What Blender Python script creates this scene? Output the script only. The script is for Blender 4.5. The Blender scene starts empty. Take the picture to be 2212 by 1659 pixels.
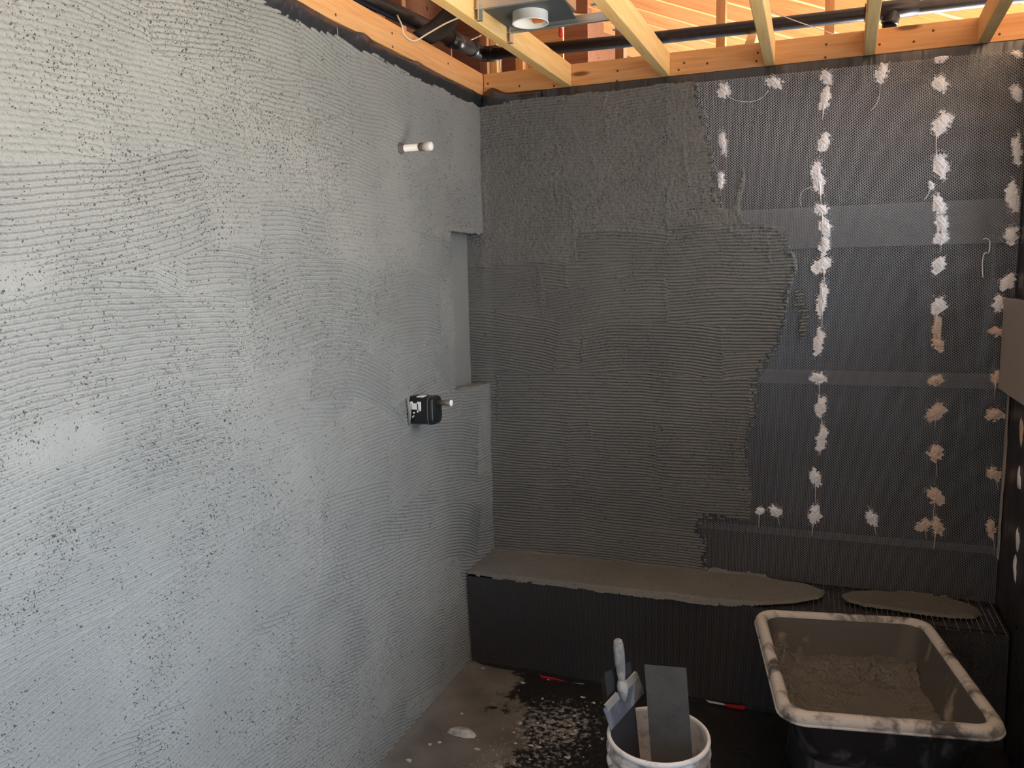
import bpy, bmesh, math, random
import numpy as np
from mathutils import Vector, Matrix

sc = bpy.context.scene
C = sc.collection
# ------------------------------------------------------------------ camera
CAM = Vector((1.3878, -3.36, 1.7339))
FWD = Vector((-0.34932228, 0.92638576, -0.14065338))
RGT = Vector((0.93656711, 0.34977994, -0.02227179))
UPV = Vector((-0.02856546, 0.13951136, 0.98980836))
FPX = 1731.727
cd = bpy.data.cameras.new('camera'); cam = bpy.data.objects.new('camera', cd); C.objects.link(cam)
cam.matrix_world = Matrix(((RGT.x, UPV.x, -FWD.x, CAM.x), (RGT.y, UPV.y, -FWD.y, CAM.y), (RGT.z, UPV.z, -FWD.z, CAM.z), (0, 0, 0, 1)))
cd.sensor_fit = 'HORIZONTAL'; cd.sensor_width = 36.0; cd.lens = FPX / 2212 * 36.0
cd.clip_start = 0.05; cd.clip_end = 200
sc.camera = cam
# ------------------------------------------------------------------ world, light, exposure
w = bpy.data.worlds.new('world'); sc.world = w; w.use_nodes = True
bg = w.node_tree.nodes['Background']; bg.inputs[0].default_value = (0.62, 0.78, 1.0, 1); bg.inputs[1].default_value = 1.1
sc.view_settings.view_transform = 'Standard'; sc.view_settings.look = 'None'
sc.view_settings.exposure = 0.0; sc.view_settings.gamma = 1.0; sc.view_settings.use_curve_mapping = False
sc.cycles.max_bounces = 8; sc.cycles.diffuse_bounces = 5; sc.cycles.glossy_bounces = 4; sc.cycles.transparent_max_bounces = 8
sc.cycles.use_denoising = True

def area(name, loc, direction, sx, sy, power, color, spread=180):
    l = bpy.data.lights.new(name, 'AREA'); l.shape = 'RECTANGLE'; l.size = sx; l.size_y = sy
    l.energy = power; l.color = color; l.spread = math.radians(spread)
    o = bpy.data.objects.new(name, l); C.objects.link(o); o.location = loc
    o.rotation_euler = Vector(direction).to_track_quat('-Z', 'Y').to_euler()
    return o
# daylight of the window beside the back wall, of the doorway in the right wall and of the open front
area('window_daylight', (2.20, -0.90, 2.0), (-1, 0, 0), 1.6, 0.8, 25, (0.80, 0.90, 1.0))
area('doorway_daylight', (2.25, -2.65, 1.22), (-1, 0.12, 0.03), 1.3, 1.3, 22, (0.66, 0.82, 1.0), 92)
area('front_daylight', (1.2, -5.2, 1.3), (-0.25, 1, -0.05), 2.2, 1.8, 4, (0.62, 0.80, 1.0))
# sunlit ground outside the openings throws warm light up into the timber
area('sunlit_ground', (3.5, -2.3, 0.06), (-0.15, 0.1, 1), 1.8, 2.4, 430, (1.0, 0.80, 0.52), 128)
area('rear_fill', (3.6, 2.6, 0.06), (-0.35, 0, 1), 2.2, 3.0, 1250, (1.0, 0.93, 0.86))  # added unseen lamp beyond the back wall, brightens the attic timber

# ------------------------------------------------------------------ helpers
def img(px, py, axis, val):
    """the point where a line of sight of the photograph meets the plane axis = val"""
    d = FWD + RGT * ((px - 1106) / FPX) - UPV * ((py - 829.5) / FPX)
    return CAM + d * ((val - CAM[axis]) / d[axis])

def tag(o, label=None, cat=None, group=None, kind=None):
    if label: o['label'] = label
    if cat: o['category'] = cat
    if group: o['group'] = group
    if kind: o['kind'] = kind
    return o

def empty(name, loc, label, cat, group=None):
    o = bpy.data.objects.new(name, None); C.objects.link(o); o.location = loc; o.empty_display_size = 0.05
    return tag(o, label, cat, group)

def link(name, me, mats, parent=None, smooth=False):
    o = bpy.data.objects.new(name, me); C.objects.link(o)
    for m in (mats if isinstance(mats, (list, tuple)) else [mats]): me.materials.append(m)
    if smooth: me.polygons.foreach_set('use_smooth', np.ones(len(me.polygons), dtype=bool))
    if parent:
        o.parent = parent
        o.matrix_parent_inverse = Matrix.Translation(-parent.location) if parent.parent is None else Matrix()
    return o

def npmesh(name, V, Q):
    me = bpy.data.meshes.new(name)
    V = np.asarray(V, np.float32); Q = np.asarray(Q, np.int32); n = Q.shape[1]
    me.vertices.add(len(V)); me.vertices.foreach_set('co', V.ravel())
    me.loops.add(Q.size); me.loops.foreach_set('vertex_index', Q.ravel())
    me.polygons.add(len(Q)); me.polygons.foreach_set('loop_start', np.arange(0, Q.size, n, dtype=np.int32))
    me.polygons.foreach_set('loop_total', np.full(len(Q), n, np.int32))
    me.update(calc_edges=True)
    return me

def bmobj(name, bm, mats, parent=None, smooth=False):
    me = bpy.data.meshes.new(name); bm.normal_update(); bm.to_mesh(me); bm.free()
    return link(name, me, mats, parent, smooth)

def bbox(bm, lo, hi, bev=0.0, mat=None, mi=0):
    r = bmesh.ops.create_cube(bm, size=1.0); vs = r['verts']
    lo, hi = Vector(lo), Vector(hi); c = (lo + hi) / 2; s = hi - lo
    for v in vs: v.co = Vector((v.co.x * s.x, v.co.y * s.y, v.co.z * s.z)) + c
    if mat is not None:
        for v in vs: v.co = mat @ v.co
    fs = {f for v in vs for f in v.link_faces}
    for f in fs: f.material_index = mi
    if bev:
        es = {e for v in vs for e in v.link_edges}
        bmesh.ops.bevel(bm, geom=list(es), offset=bev, segments=2, affect='EDGES', profile=0.5)

def tube(bm, pts, r, seg=10, cap=True, closed=False):
    pts = [Vector(p) for p in pts]; n = len(pts); rings = []
    rr = r if isinstance(r, (list, tuple)) else [r] * n
    ref = None
    for i, p in enumerate(pts):
        t = (pts[(i + 1) % n] - pts[i - 1]) if closed else (pts[min(i + 1, n - 1)] - pts[max(i - 1, 0)])
        t.normalize()
        if ref is None: ref = t.orthogonal().normalized()
        ref = (ref - t * ref.dot(t)).normalized(); b = t.cross(ref)
        rings.append([bm.verts.new(p + (ref * math.cos(2 * math.pi * k / seg) + b * math.sin(2 * math.pi * k / seg)) * rr[i]) for k in range(seg)])
    for i in range(n if closed else n - 1):
        a, c = rings[i], rings[(i + 1) % n]
        for k in range(seg): bm.faces.new((a[k], a[(k + 1) % seg], c[(k + 1) % seg], c[k]))
    if cap and not closed:
        bm.faces.new(list(reversed(rings[0]))); bm.faces.new(rings[-1])

def lathe(bm, prof, mat=None, seg=48, capends=(True, True)):
    rings = []
    for r, z in prof:
        ring = [Vector((r * math.cos(2 * math.pi * k / seg), r * math.sin(2 * math.pi * k / seg), z)) for k in range(seg)]
        rings.append([bm.verts.new(mat @ v if mat else v) for v in ring])
    for a, c in zip(rings[:-1], rings[1:]):
        for k in range(seg): bm.faces.new((a[k], a[(k + 1) % seg], c[(k + 1) % seg], c[k]))
    if capends[0]: bm.faces.new(list(reversed(rings[0])))
    if capends[1]: bm.faces.new(rings[-1])

def frame(o, x, y, z):
    """matrix with local axes x, y, z at o"""
    return Matrix(((x[0], y[0], z[0], o[0]), (x[1], y[1], z[1], o[1]), (x[2], y[2], z[2], o[2]), (0, 0, 0, 1)))

def smooth_curve(pts, n=6):
    pts = [Vector(p) for p in pts]; out = []
    P = [pts[0] * 2 - pts[1]] + pts + [pts[-1] * 2 - pts[-2]]
    for i in range(1, len(P) - 2):
        for k in range(n):
            t = k / n; a, b, c, d = P[i - 1], P[i], P[i + 1], P[i + 2]
            out.append(0.5 * ((2 * b) + (c - a) * t + (2 * a - 5 * b + 4 * c - d) * t * t + (3 * b - a - 3 * c + d) * t ** 3))
    out.append(pts[-1]); return out

def vnoise(u, v, scale, seed):
    rg = np.random.default_rng(seed); G = rg.random((256, 256))
    x = u * scale + 1000.0; y = v * scale + 1000.0
    xi = np.floor(x).astype(int); yi = np.floor(y).astype(int); fx = x - xi; fy = y - yi
    fx = fx * fx * (3 - 2 * fx); fy = fy * fy * (3 - 2 * fy)
    g = lambda a, b: G[a % 256, b % 256]
    return ((g(xi, yi) * (1 - fx) + g(xi + 1, yi) * fx) * (1 - fy) + (g(xi, yi + 1) * (1 - fx) + g(xi + 1, yi + 1) * fx) * fy)

def fbm(u, v, scale, seed, oct=3):
    s = 0; a = 0.5; t = 0
    for i in range(oct): s = s + a * vnoise(u, v, scale * 2 ** i, seed + i); t += a; a *= 0.5
    return s / t

def sstep(a, b, x):
    t = np.clip((x - a) / (b - a), 0, 1); return t * t * (3 - 2 * t)

# ------------------------------------------------------------------ materials
def material(name, base=(0.5, 0.5, 0.5), rough=0.6, metal=0.0, spec=0.5):
    m = bpy.data.materials.new(name); m.use_nodes = True
    p = m.node_tree.nodes['Principled BSDF']
    p.inputs['Base Color'].default_value = (*base, 1); p.inputs['Roughness'].default_value = rough
    p.inputs['Metallic'].default_value = metal; p.inputs['Specular IOR Level'].default_value = spec
    return m, m.node_tree, p

class NB:
    def __init__(s, nt): s.nt = nt; s.n = nt.nodes; s.l = nt.links
    def new(s, t, **k):
        n = s.n.new(t)
        for a, b in k.items(): setattr(n, a, b)
        return n
    def coord(s, kind='Object', scale=(1, 1, 1), rot=(0, 0, 0)):
        c = s.new('ShaderNodeTexCoord'); m = s.new('ShaderNodeMapping'); m.inputs['Scale'].default_value = scale; m.inputs['Rotation'].default_value = rot
        s.l.new(c.outputs[kind], m.inputs[0]); return m.outputs[0]
    def noise(s, vec, scale, detail=3, rough=0.5, dist=0.0):
        n = s.new('ShaderNodeTexNoise'); n.inputs['Scale'].default_value = scale; n.inputs['Detail'].default_value = detail
        n.inputs['Roughness'].default_value = rough; n.inputs['Distortion'].default_value = dist
        s.l.new(vec, n.inputs['Vector']); return n.outputs['Fac']
    def ramp(s, fac, stops):
        r = s.new('ShaderNodeValToRGB'); e = r.color_ramp.elements
        while len(e) < len(stops): e.new(0.5)
        for el, (p, c) in zip(e, stops):
            el.position = p; el.color = (*c, 1) if len(c) == 3 else c
        s.l.new(fac, r.inputs[0]); return r.outputs[0]
    def mix(s, fac, a, b):
        m = s.new('ShaderNodeMix', data_type='RGBA')
        for sock, v in ((m.inputs[0], fac), (m.inputs[6], a), (m.inputs[7], b)):
            if isinstance(v, (int, float)): sock.default_value = v
            elif isinstance(v, tuple): sock.default_value = (*v, 1)
            else: s.l.new(v, sock)
        return m.outputs[2]
    def math(s, op, a, b=None):
        m = s.new('ShaderNodeMath', operation=op)
        for sock, v in ((m.inputs[0], a), (m.inputs[1], b)):
            if v is None: continue
            if isinstance(v, (int, float)): sock.default_value = v
            else: s.l.new(v, sock)
        return m.outputs[0]
    def bump(s, h, strength, dist, p):
        b = s.new('ShaderNodeBump'); b.inputs['Strength'].default_value = strength; b.inputs['Distance'].default_value = dist
        s.l.new(h, b.inputs['Height']); s.l.new(b.outputs[0], p.inputs['Normal'])
    def attr(s, name):
        a = s.new('ShaderNodeAttribute', attribute_name=name); return a.outputs['Fac']
    def voronoi(s, vec, scale):
        v = s.new('ShaderNodeTexVoronoi'); v.inputs['Scale'].default_value = scale; s.l.new(vec, v.inputs['Vector']); return v.outputs['Distance']

def mortar_material(name, c0, c1, dark, rough=0.72):
    m, nt, p = material(name, c0, rough, 0, 0.35); b = NB(nt)
    v = b.coord(); big = b.noise(v, 2.3, 4, 0.6); fine = b.noise(v, 260, 2, 0.6)
    col = b.mix(b.ramp(big, [(0.35, (0, 0, 0)), (0.65, (1, 1, 1))]), c0, c1)
    col = b.mix(b.math('MULTIPLY', b.ramp(fine, [(0.30, (1, 1, 1)), (0.44, (0, 0, 0))]), 0.35), col, dark)
    # crumb holes with their shade painted dark; how many is stored on the mesh
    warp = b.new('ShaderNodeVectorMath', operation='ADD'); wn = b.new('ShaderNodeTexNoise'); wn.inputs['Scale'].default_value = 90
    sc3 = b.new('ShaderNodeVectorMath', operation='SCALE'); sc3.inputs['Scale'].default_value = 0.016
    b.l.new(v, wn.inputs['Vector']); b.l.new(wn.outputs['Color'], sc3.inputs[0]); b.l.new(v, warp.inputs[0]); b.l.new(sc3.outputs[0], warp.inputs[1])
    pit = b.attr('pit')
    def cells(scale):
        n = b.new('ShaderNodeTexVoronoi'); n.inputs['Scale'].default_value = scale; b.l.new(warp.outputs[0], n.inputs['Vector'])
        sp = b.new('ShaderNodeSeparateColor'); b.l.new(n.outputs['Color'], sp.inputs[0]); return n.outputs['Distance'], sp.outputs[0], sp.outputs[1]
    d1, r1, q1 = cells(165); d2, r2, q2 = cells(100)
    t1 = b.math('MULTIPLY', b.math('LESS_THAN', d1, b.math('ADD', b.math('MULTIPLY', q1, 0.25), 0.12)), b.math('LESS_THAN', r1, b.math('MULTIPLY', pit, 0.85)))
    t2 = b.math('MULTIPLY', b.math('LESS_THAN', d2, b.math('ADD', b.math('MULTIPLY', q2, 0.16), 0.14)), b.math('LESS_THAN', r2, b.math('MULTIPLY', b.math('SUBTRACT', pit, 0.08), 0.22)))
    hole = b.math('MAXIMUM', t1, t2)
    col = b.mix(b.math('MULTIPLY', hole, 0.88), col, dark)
    b.l.new(col, p.inputs['Base Color'])
    h = b.math('ADD', b.math('MULTIPLY', fine, 0.35), b.math('MULTIPLY', b.noise(v, 75, 3, 0.6), 0.65))
    h = b.math('SUBTRACT', h, hole)
    b.bump(h, 0.55, 0.004, p)
    return m
M = {}
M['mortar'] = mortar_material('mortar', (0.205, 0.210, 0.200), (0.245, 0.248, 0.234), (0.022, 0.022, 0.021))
M['mortar_shaded'] = mortar_material('shaded_mortar', (0.150, 0.153, 0.145), (0.185, 0.187, 0.176), (0.02, 0.02, 0.019))  # mortar darkened so the back coat carries its shade in colour
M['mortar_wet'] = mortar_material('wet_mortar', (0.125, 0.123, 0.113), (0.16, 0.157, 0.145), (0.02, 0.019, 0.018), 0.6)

def wood(name, c0, c1, c2):
    m, nt, p = material(name, c0, 0.6, 0, 0.3); b = NB(nt)
    v = b.coord('Object', (1.2, 22, 22)); g = b.noise(v, 3.0, 4, 0.65, 0.6)
    v2 = b.coord('Object', (0.7, 60, 60)); g2 = b.noise(v2, 4, 2, 0.5)
    col = b.ramp(g, [(0.3, c0), (0.55, c1), (0.75, c2)])
    kn = b.voronoi(b.coord('Object', (2.2, 9, 9)), 1.1)
    col = b.mix(b.ramp(kn, [(0.07, (1, 1, 1)), (0.13, (0, 0, 0))]), col, tuple(x * 0.35 for x in c2))
    b.l.new(col, p.inputs['Base Color']); b.bump(g2, 0.15, 0.002, p)
    return m
M['pine'] = wood('pine', (0.78, 0.55, 0.25), (0.72, 0.46, 0.18), (0.62, 0.36, 0.12))
M['fir'] = wood('fir', (0.66, 0.38, 0.17), (0.60, 0.31, 0.12), (0.48, 0.23, 0.085))
M['old_fir'] = wood('old_fir', (0.36, 0.18, 0.10), (0.30, 0.14, 0.075), (0.22, 0.10, 0.05))
M['sheathing'] = wood('sheathing', (0.22, 0.10, 0.055), (0.17, 0.075, 0.04), (0.12, 0.05, 0.028))
M['deck'] = wood('deck', (0.78, 0.66, 0.58), (0.70, 0.57, 0.49), (0.56, 0.43, 0.36))

def membrane():
    m, nt, p = material('black_membrane', (0.020, 0.020, 0.023), 0.36, 0, 0.9); b = NB(nt)
    v = b.coord('Object', (9, 9, 1.1)); h = b.noise(v, 1.0, 3, 0.55, 0.4); h2 = b.noise(b.coord(), 5, 2)
    b.bump(b.math('ADD', h, b.math('MULTIPLY', h2, 0.6)), 0.8, 0.02, p)
    r = b.noise(b.coord(), 7, 3); b.l.new(b.math('ADD', b.math('MULTIPLY', r, 0.22), 0.22), p.inputs['Roughness'])
    return m
M['membrane'] = membrane()
M['lath'] = material('galvanised_lath', (0.55, 0.56, 0.58), 0.34, 0.85)[0]
M['lath_lit'] = material('lit_lath', (0.80, 0.79, 0.76), 0.45, 0.25)[0]  # paler lath copy, window gleam on the seat put into its colour
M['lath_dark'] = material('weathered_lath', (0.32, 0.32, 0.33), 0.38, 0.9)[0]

def sealant(name, c):
    m, nt, p = material(name, c, 0.45, 0, 0.4); b = NB(nt); b.bump(b.noise(b.coord(), 120, 2), 0.5, 0.003, p); return m
M['sealant'] = sealant('white_sealant', (0.83, 0.83, 0.85)); M['tan_sealant'] = sealant('tan_sealant', (0.66, 0.52, 0.42))

def stained(name, base, stain, scale, lo, hi, rough=0.5, stretch=(1, 1, 1)):
    m, nt, p = material(name, base, rough, 0, 0.45); b = NB(nt)
    v = b.coord('Object', stretch); n = b.noise(v, scale, 5, 0.62, 0.3)
    f = b.ramp(n, [(lo, (0, 0, 0)), (hi, (1, 1, 1))])
    b.l.new(b.mix(f, base, stain), p.inputs['Base Color'])
    b.l.new(b.math('ADD', b.math('MULTIPLY', f, 0.3), rough), p.inputs['Roughness'])
    b.bump(n, 0.4, 0.004, p); return m
M['tub'] = stained('tub_plastic', (0.020, 0.020, 0.022), (0.17, 0.17, 0.175), 11, 0.52, 0.74, 0.38, (1, 1, 0.5))
M['tub_inside'] = stained('tub_inside', (0.10, 0.097, 0.09), (0.33, 0.30, 0.25), 5, 0.58, 0.68, 0.6)
M['rim_crust'] = stained('rim_crust', (0.09, 0.088, 0.085), (0.58, 0.565, 0.54), 10, 0.38, 0.52, 0.6)
M['bucket'] = stained('bucket_plastic', (0.88, 0.88, 0.90), (0.36, 0.34, 0.31), 9, 0.56, 0.70, 0.35)
M['bucket_out'] = stained('bucket_crust', (0.86, 0.86, 0.88), (0.30, 0.285, 0.26), 7, 0.42, 0.54, 0.45)
M['steel'] = stained('trowel_steel', (0.20, 0.20, 0.205), (0.10, 0.10, 0.10), 9, 0.45, 0.75, 0.34)
M['steel'].node_tree.nodes['Principled BSDF'].inputs['Metallic'].default_value = 0.7
M['blue_steel'] = stained('blue_steel', (0.16, 0.18, 0.23), (0.36, 0.38, 0.41), 30, 0.48, 0.68, 0.4, (1, 1, 0.4))
M['blue_steel'].node_tree.nodes['Principled BSDF'].inputs['Metallic'].default_value = 0.35
M['dark_steel'] = material('dark_steel', (0.055, 0.06, 0.07), 0.4, 0.4)[0]
M['spine'] = material('bright_spine', (0.62, 0.62, 0.60), 0.35, 0.6)[0]
M['handle'] = stained('dusty_handle', (0.46, 0.46, 0.45), (0.22, 0.22, 0.215), 26, 0.42, 0.66, 0.55)
M['abs'] = stained('abs_pipe', (0.011, 0.011, 0.012), (0.06, 0.055, 0.05), 14, 0.58, 0.85, 0.38)
M['black'] = material('black_plastic', (0.010, 0.011, 0.012), 0.33, 0, 0.5)[0]
M['rubber'] = material('black_felt', (0.022, 0.020, 0.018), 0.75)[0]
M['white'] = material('white_plastic', (0.82, 0.82, 0.80), 0.38)[0]
M['pvc'] = material('pvc', (0.78, 0.75, 0.68), 0.4)[0]
M['mud'] = material('mud', (0.12, 0.115, 0.105), 0.85)[0]
M['bronze'] = material('stub_pipe', (0.13, 0.115, 0.095), 0.45, 0.4)[0]
M['zinc'] = material('zinc', (0.62, 0.61, 0.58), 0.36, 0.85)[0]
M['dark_zinc'] = material('dark_zinc', (0.07, 0.085, 0.095), 0.6, 0.2)[0]
M['cable'] = material('cable', (0.70, 0.62, 0.50), 0.5)[0]
M['red'] = material('red_plastic', (0.55, 0.02, 0.025), 0.35)[0]
M['orange'] = material('orange_plastic', (0.75, 0.20, 0.04), 0.4)[0]
M['nail'] = material('nail', (0.09, 0.055, 0.04), 0.6, 0.4)[0]
M['paper'] = material('white_scrap', (0.75, 0.75, 0.74), 0.7)[0]
M['powder'] = stained('powder', (0.20, 0.20, 0.195), (0.50, 0.51, 0.50), 30, 0.35, 0.6, 0.9)
M['vinyl'] = material('vinyl', (0.85, 0.85, 0.85), 0.4)[0]
M['drywall'] = material('drywall', (0.62, 0.60, 0.57), 0.9)[0]

def floor_material():
    m, nt, p = material('floor_pan', (0.016, 0.016, 0.017), 0.5, 0, 0.4); b = NB(nt)
    v = b.coord(); black = (0.016, 0.016, 0.017)
    mud = b.attr('mud'); spl = b.attr('spatter')
    n1 = b.noise(v, 16, 5, 0.65, 0.4); n2 = b.noise(v, 45, 4, 0.6, 0.3); 
    vn = b.new('ShaderNodeTexVoronoi'); vn.inputs['Scale'].default_value = 34
    wv = b.new('ShaderNodeTexNoise'); wv.inputs['Scale'].default_value = 40; b.l.new(v, wv.inputs['Vector'])
    ws = b.new('ShaderNodeVectorMath', operation='SCALE'); ws.inputs['Scale'].default_value = 0.03; b.l.new(wv.outputs['Color'], ws.inputs[0])
    wa = b.new('ShaderNodeVectorMath', operation='ADD'); b.l.new(v, wa.inputs[0]); b.l.new(ws.outputs[0], wa.inputs[1]); b.l.new(wa.outputs[0], vn.inputs['Vector'])
    vs_ = b.new('ShaderNodeSeparateColor'); b.l.new(vn.outputs['Color'], vs_.inputs[0]); n3 = vn.outputs['Distance']
    grey = b.mix(b.ramp(b.noise(v, 6, 4), [(0.35, (0, 0, 0)), (0.7, (1, 1, 1))]), (0.12, 0.118, 0.11), (0.19, 0.187, 0.175))
    f1 = b.ramp(b.math('ADD', b.math('MULTIPLY', b.math('SUBTRACT', n1, 0.5), 0.9), mud), [(0.46, (0, 0, 0)), (0.54, (1, 1, 1))])
    col = b.mix(f1, black, grey)
    f2 = b.ramp(b.math('ADD', b.math('MULTIPLY', b.math('SUBTRACT', n2, 0.5), 1.5), spl), [(0.52, (0, 0, 0)), (0.80, (1, 1, 1))])
    col = b.mix(f2, col, (0.33, 0.33, 0.335))
    f3 = b.math('MULTIPLY', b.math('LESS_THAN', n3, b.math('MULTIPLY', vs_.outputs[1], 0.36)), b.math('LESS_THAN', vs_.outputs[0], b.math('SUBTRACT', b.math('ADD', b.math('MULTIPLY', n1, 0.6), spl), 0.42)))
    col = b.mix(f3, col, (0.50, 0.50, 0.50))
    b.l.new(col, p.inputs['Base Color'])
    b.l.new(b.math('ADD', b.math('MULTIPLY', f1, 0.35), 0.42), p.inputs['Roughness'])
    b.bump(b.math('ADD', n1, n2), 0.5, 0.006, p); return m
M['floor'] = floor_material()
def glass():
    m = bpy.data.materials.new('window_glass'); m.use_nodes = True; nt = m.node_tree; b = NB(nt)
    nt.nodes.remove(nt.nodes['Principled BSDF']); out = nt.nodes['Material Output']
    t = b.new('ShaderNodeBsdfTransparent'); g = b.new('ShaderNodeBsdfGlossy'); g.inputs['Roughness'].default_value = 0.03
    f = b.new('ShaderNodeFresnel'); mx = b.new('ShaderNodeMixShader')
    b.l.new(f.outputs[0], mx.inputs[0]); b.l.new(t.outputs[0], mx.inputs[1]); b.l.new(g.outputs[0], mx.inputs[2]); b.l.new(mx.outputs[0], out.inputs[0]); return m
M['glass'] = glass()

# ------------------------------------------------------------------ mortar relief
def comb(U, V, strokes, base_seed, pitch, amp, roughamp=None):
    """paint notched trowel strokes over each other; returns height and hole density"""
    H = (fbm(U, V, 9, base_seed) - 0.5) * 0.004
    N = fbm(U, V, 60, base_seed + 5)
    H = H + (N - 0.5) * 0.002
    end = np.zeros_like(H)
    u0, v0 = U[0, 0], V[0, 0]; du = U[1, 0] - U[0, 0]; dv = V[0, 1] - V[0, 0]
    wob = (vnoise(U, V, 7, base_seed + 9) - 0.5) * 0.010 + (vnoise(U, V, 30, base_seed + 10) - 0.5) * 0.0025
    for (cu, cv, L, W, ang, kap, a_, ph) in strokes:
        R = (L + W) * 0.5 + 0.02 + abs(kap) * L * L / 8
        i0 = max(0, int((cu - R - u0) / du)); i1 = min(U.shape[0], int((cu + R - u0) / du) + 1)
        j0 = max(0, int((cv - R - v0) / dv)); j1 = min(U.shape[1], int((cv + R - v0) / dv) + 1)
        if i0 >= i1 or j0 >= j1: continue
        uu = U[i0:i1, j0:j1] - cu; vv = V[i0:i1, j0:j1] - cv
        c, s = math.cos(ang), math.sin(ang)
        a = uu * c + vv * s; b = -uu * s + vv * c + kap * a * a * 0.5 + wob[i0:i1, j0:j1]
        ea = L / 2 - np.abs(a) + (N[i0:i1, j0:j1] - 0.5) * 0.03; eb = W / 2 - np.abs(b)
        mask = sstep(0, 0.006, ea) * sstep(0, 0.004, eb)
        r = np.abs(np.sin(np.pi * (b + ph) / pitch)) ** 0.55
        h = amp * a_ * (r - 0.75) + 0.0010 * (1 - sstep(0, 0.02, eb)) + 0.0022 * (1 - sstep(0.0, 0.025, ea))
        h = h + (N[i0:i1, j0:j1] - 0.5) * 0.0016 * (0.3 + 2.0 * (1 - a_))
        H[i0:i1, j0:j1] = H[i0:i1, j0:j1] * (1 - mask) + h * mask
        e = np.exp(-((ea - 0.02) / 0.025) ** 2) * sstep(-0.02, 0.0, ea)
        end[i0:i1, j0:j1] = np.maximum(end[i0:i1, j0:j1] * (1 - 0.6 * mask), e * 0.9 * sstep(-0.01, 0.01, eb))
    return H, end

def grid_mesh(name, P, keep, pit):
    """quads of the grid P (n, m, 3) whose four corners are kept"""
    n, m = keep.shape
    idx = np.arange(n * m).reshape(n, m)
    q = np.stack([idx[:-1, :-1], idx[1:, :-1], idx[1:, 1:], idx[:-1, 1:]], -1).reshape(-1, 4)
    ok = (keep[:-1, :-1] & keep[1:, :-1] & keep[1:, 1:] & keep[:-1, 1:]).ravel(); q = q[ok]
    used = np.zeros(n * m, bool); used[q.ravel()] = True
    remap = np.cumsum(used) - 1
    me = npmesh(name, P.reshape(-1, 3)[used], remap[q])
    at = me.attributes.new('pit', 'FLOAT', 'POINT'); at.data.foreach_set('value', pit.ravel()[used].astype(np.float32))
    return me

rng = random.Random(7)
BASE = [(1.2, 0.25 * i, 3.2, 0.29, 0.03 * math.sin(i), 0.02, 0.9, 0.003 * i) for i in range(11)]
# ---- left wall: relief over u = -y (0 at the corner), v = z
RES = 0.0022
U, V = np.meshgrid(np.arange(0, 2.52, RES), np.arange(-0.02, 2.486, RES), indexing='ij')
st = []
z = 2.42
while z > -0.1:
    u = -0.1 + rng.uniform(-0.2, 0)
    while u < 2.7:
        L = rng.uniform(0.45, 0.85)
        top = z > 1.75
        st.append((u + L / 2, z + rng.uniform(-0.05, 0.05), L + 0.1, rng.uniform(0.23, 0.29), rng.uniform(-0.16, 0.16) + (0.10 if z < 0.9 else 0),
                   rng.uniform(-0.2, 0.75), rng.uniform(0.25, 0.75) if top else rng.uniform(0.75, 1.0), rng.uniform(0, 0.013)))
        u += L * rng.uniform(0.75, 1.0)
    z -= rng.uniform(0.15, 0.19)
rng.shuffle(st); st = BASE + st
# the strokes that read clearly in the photograph
st += [(0.46, 1.4, 0.3, 0.16, 0.75, 0.3, 1, 0), (0.42, 1.6, 0.24, 0.2, -0.3, 0.4, 0.9, 0.004), (1.05, 1.42, 0.62, 0.22, 0.3, 1.3, 1, 0.002), (1.25, 1.66, 0.75, 0.26, 0.04, 0.9, 1, 0.003), (0.75, 1.62, 0.55, 0.26, -0, 0.9, 1, 0), (0.72, 1.36, 0.36, 0.16, -0.12, 0.5, 0.95, 0), (2.15, 1.58, 0.95, 0.25, -0.05, 0.3, 1, 0.001), (2.2, 1.36, 0.9, 0.26, -0.09, 0.3, 1, 0), (2.1, 1.85, 0.7, 0.24, -0.16, -0.3, 0.8, 0), (1.9, 0.92, 1, 0.28, -0.1, 0.2, 1, 0), (1.6, 0.62, 0.9, 0.28, -0.02, 0.5, 1, 0.003), (0.55, 1.02, 0.8, 0.27, 0.1, 0.6, 1, 0), (0.4, 0.66, 0.5, 0.24, 0.28, 0.8, 1, 0), (0.9, 0.3, 0.7, 0.26, 0.08, 0.4, 0.9, 0)]
H, END = comb(U, V, st, 11, 0.0128, 0.0105)
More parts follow.
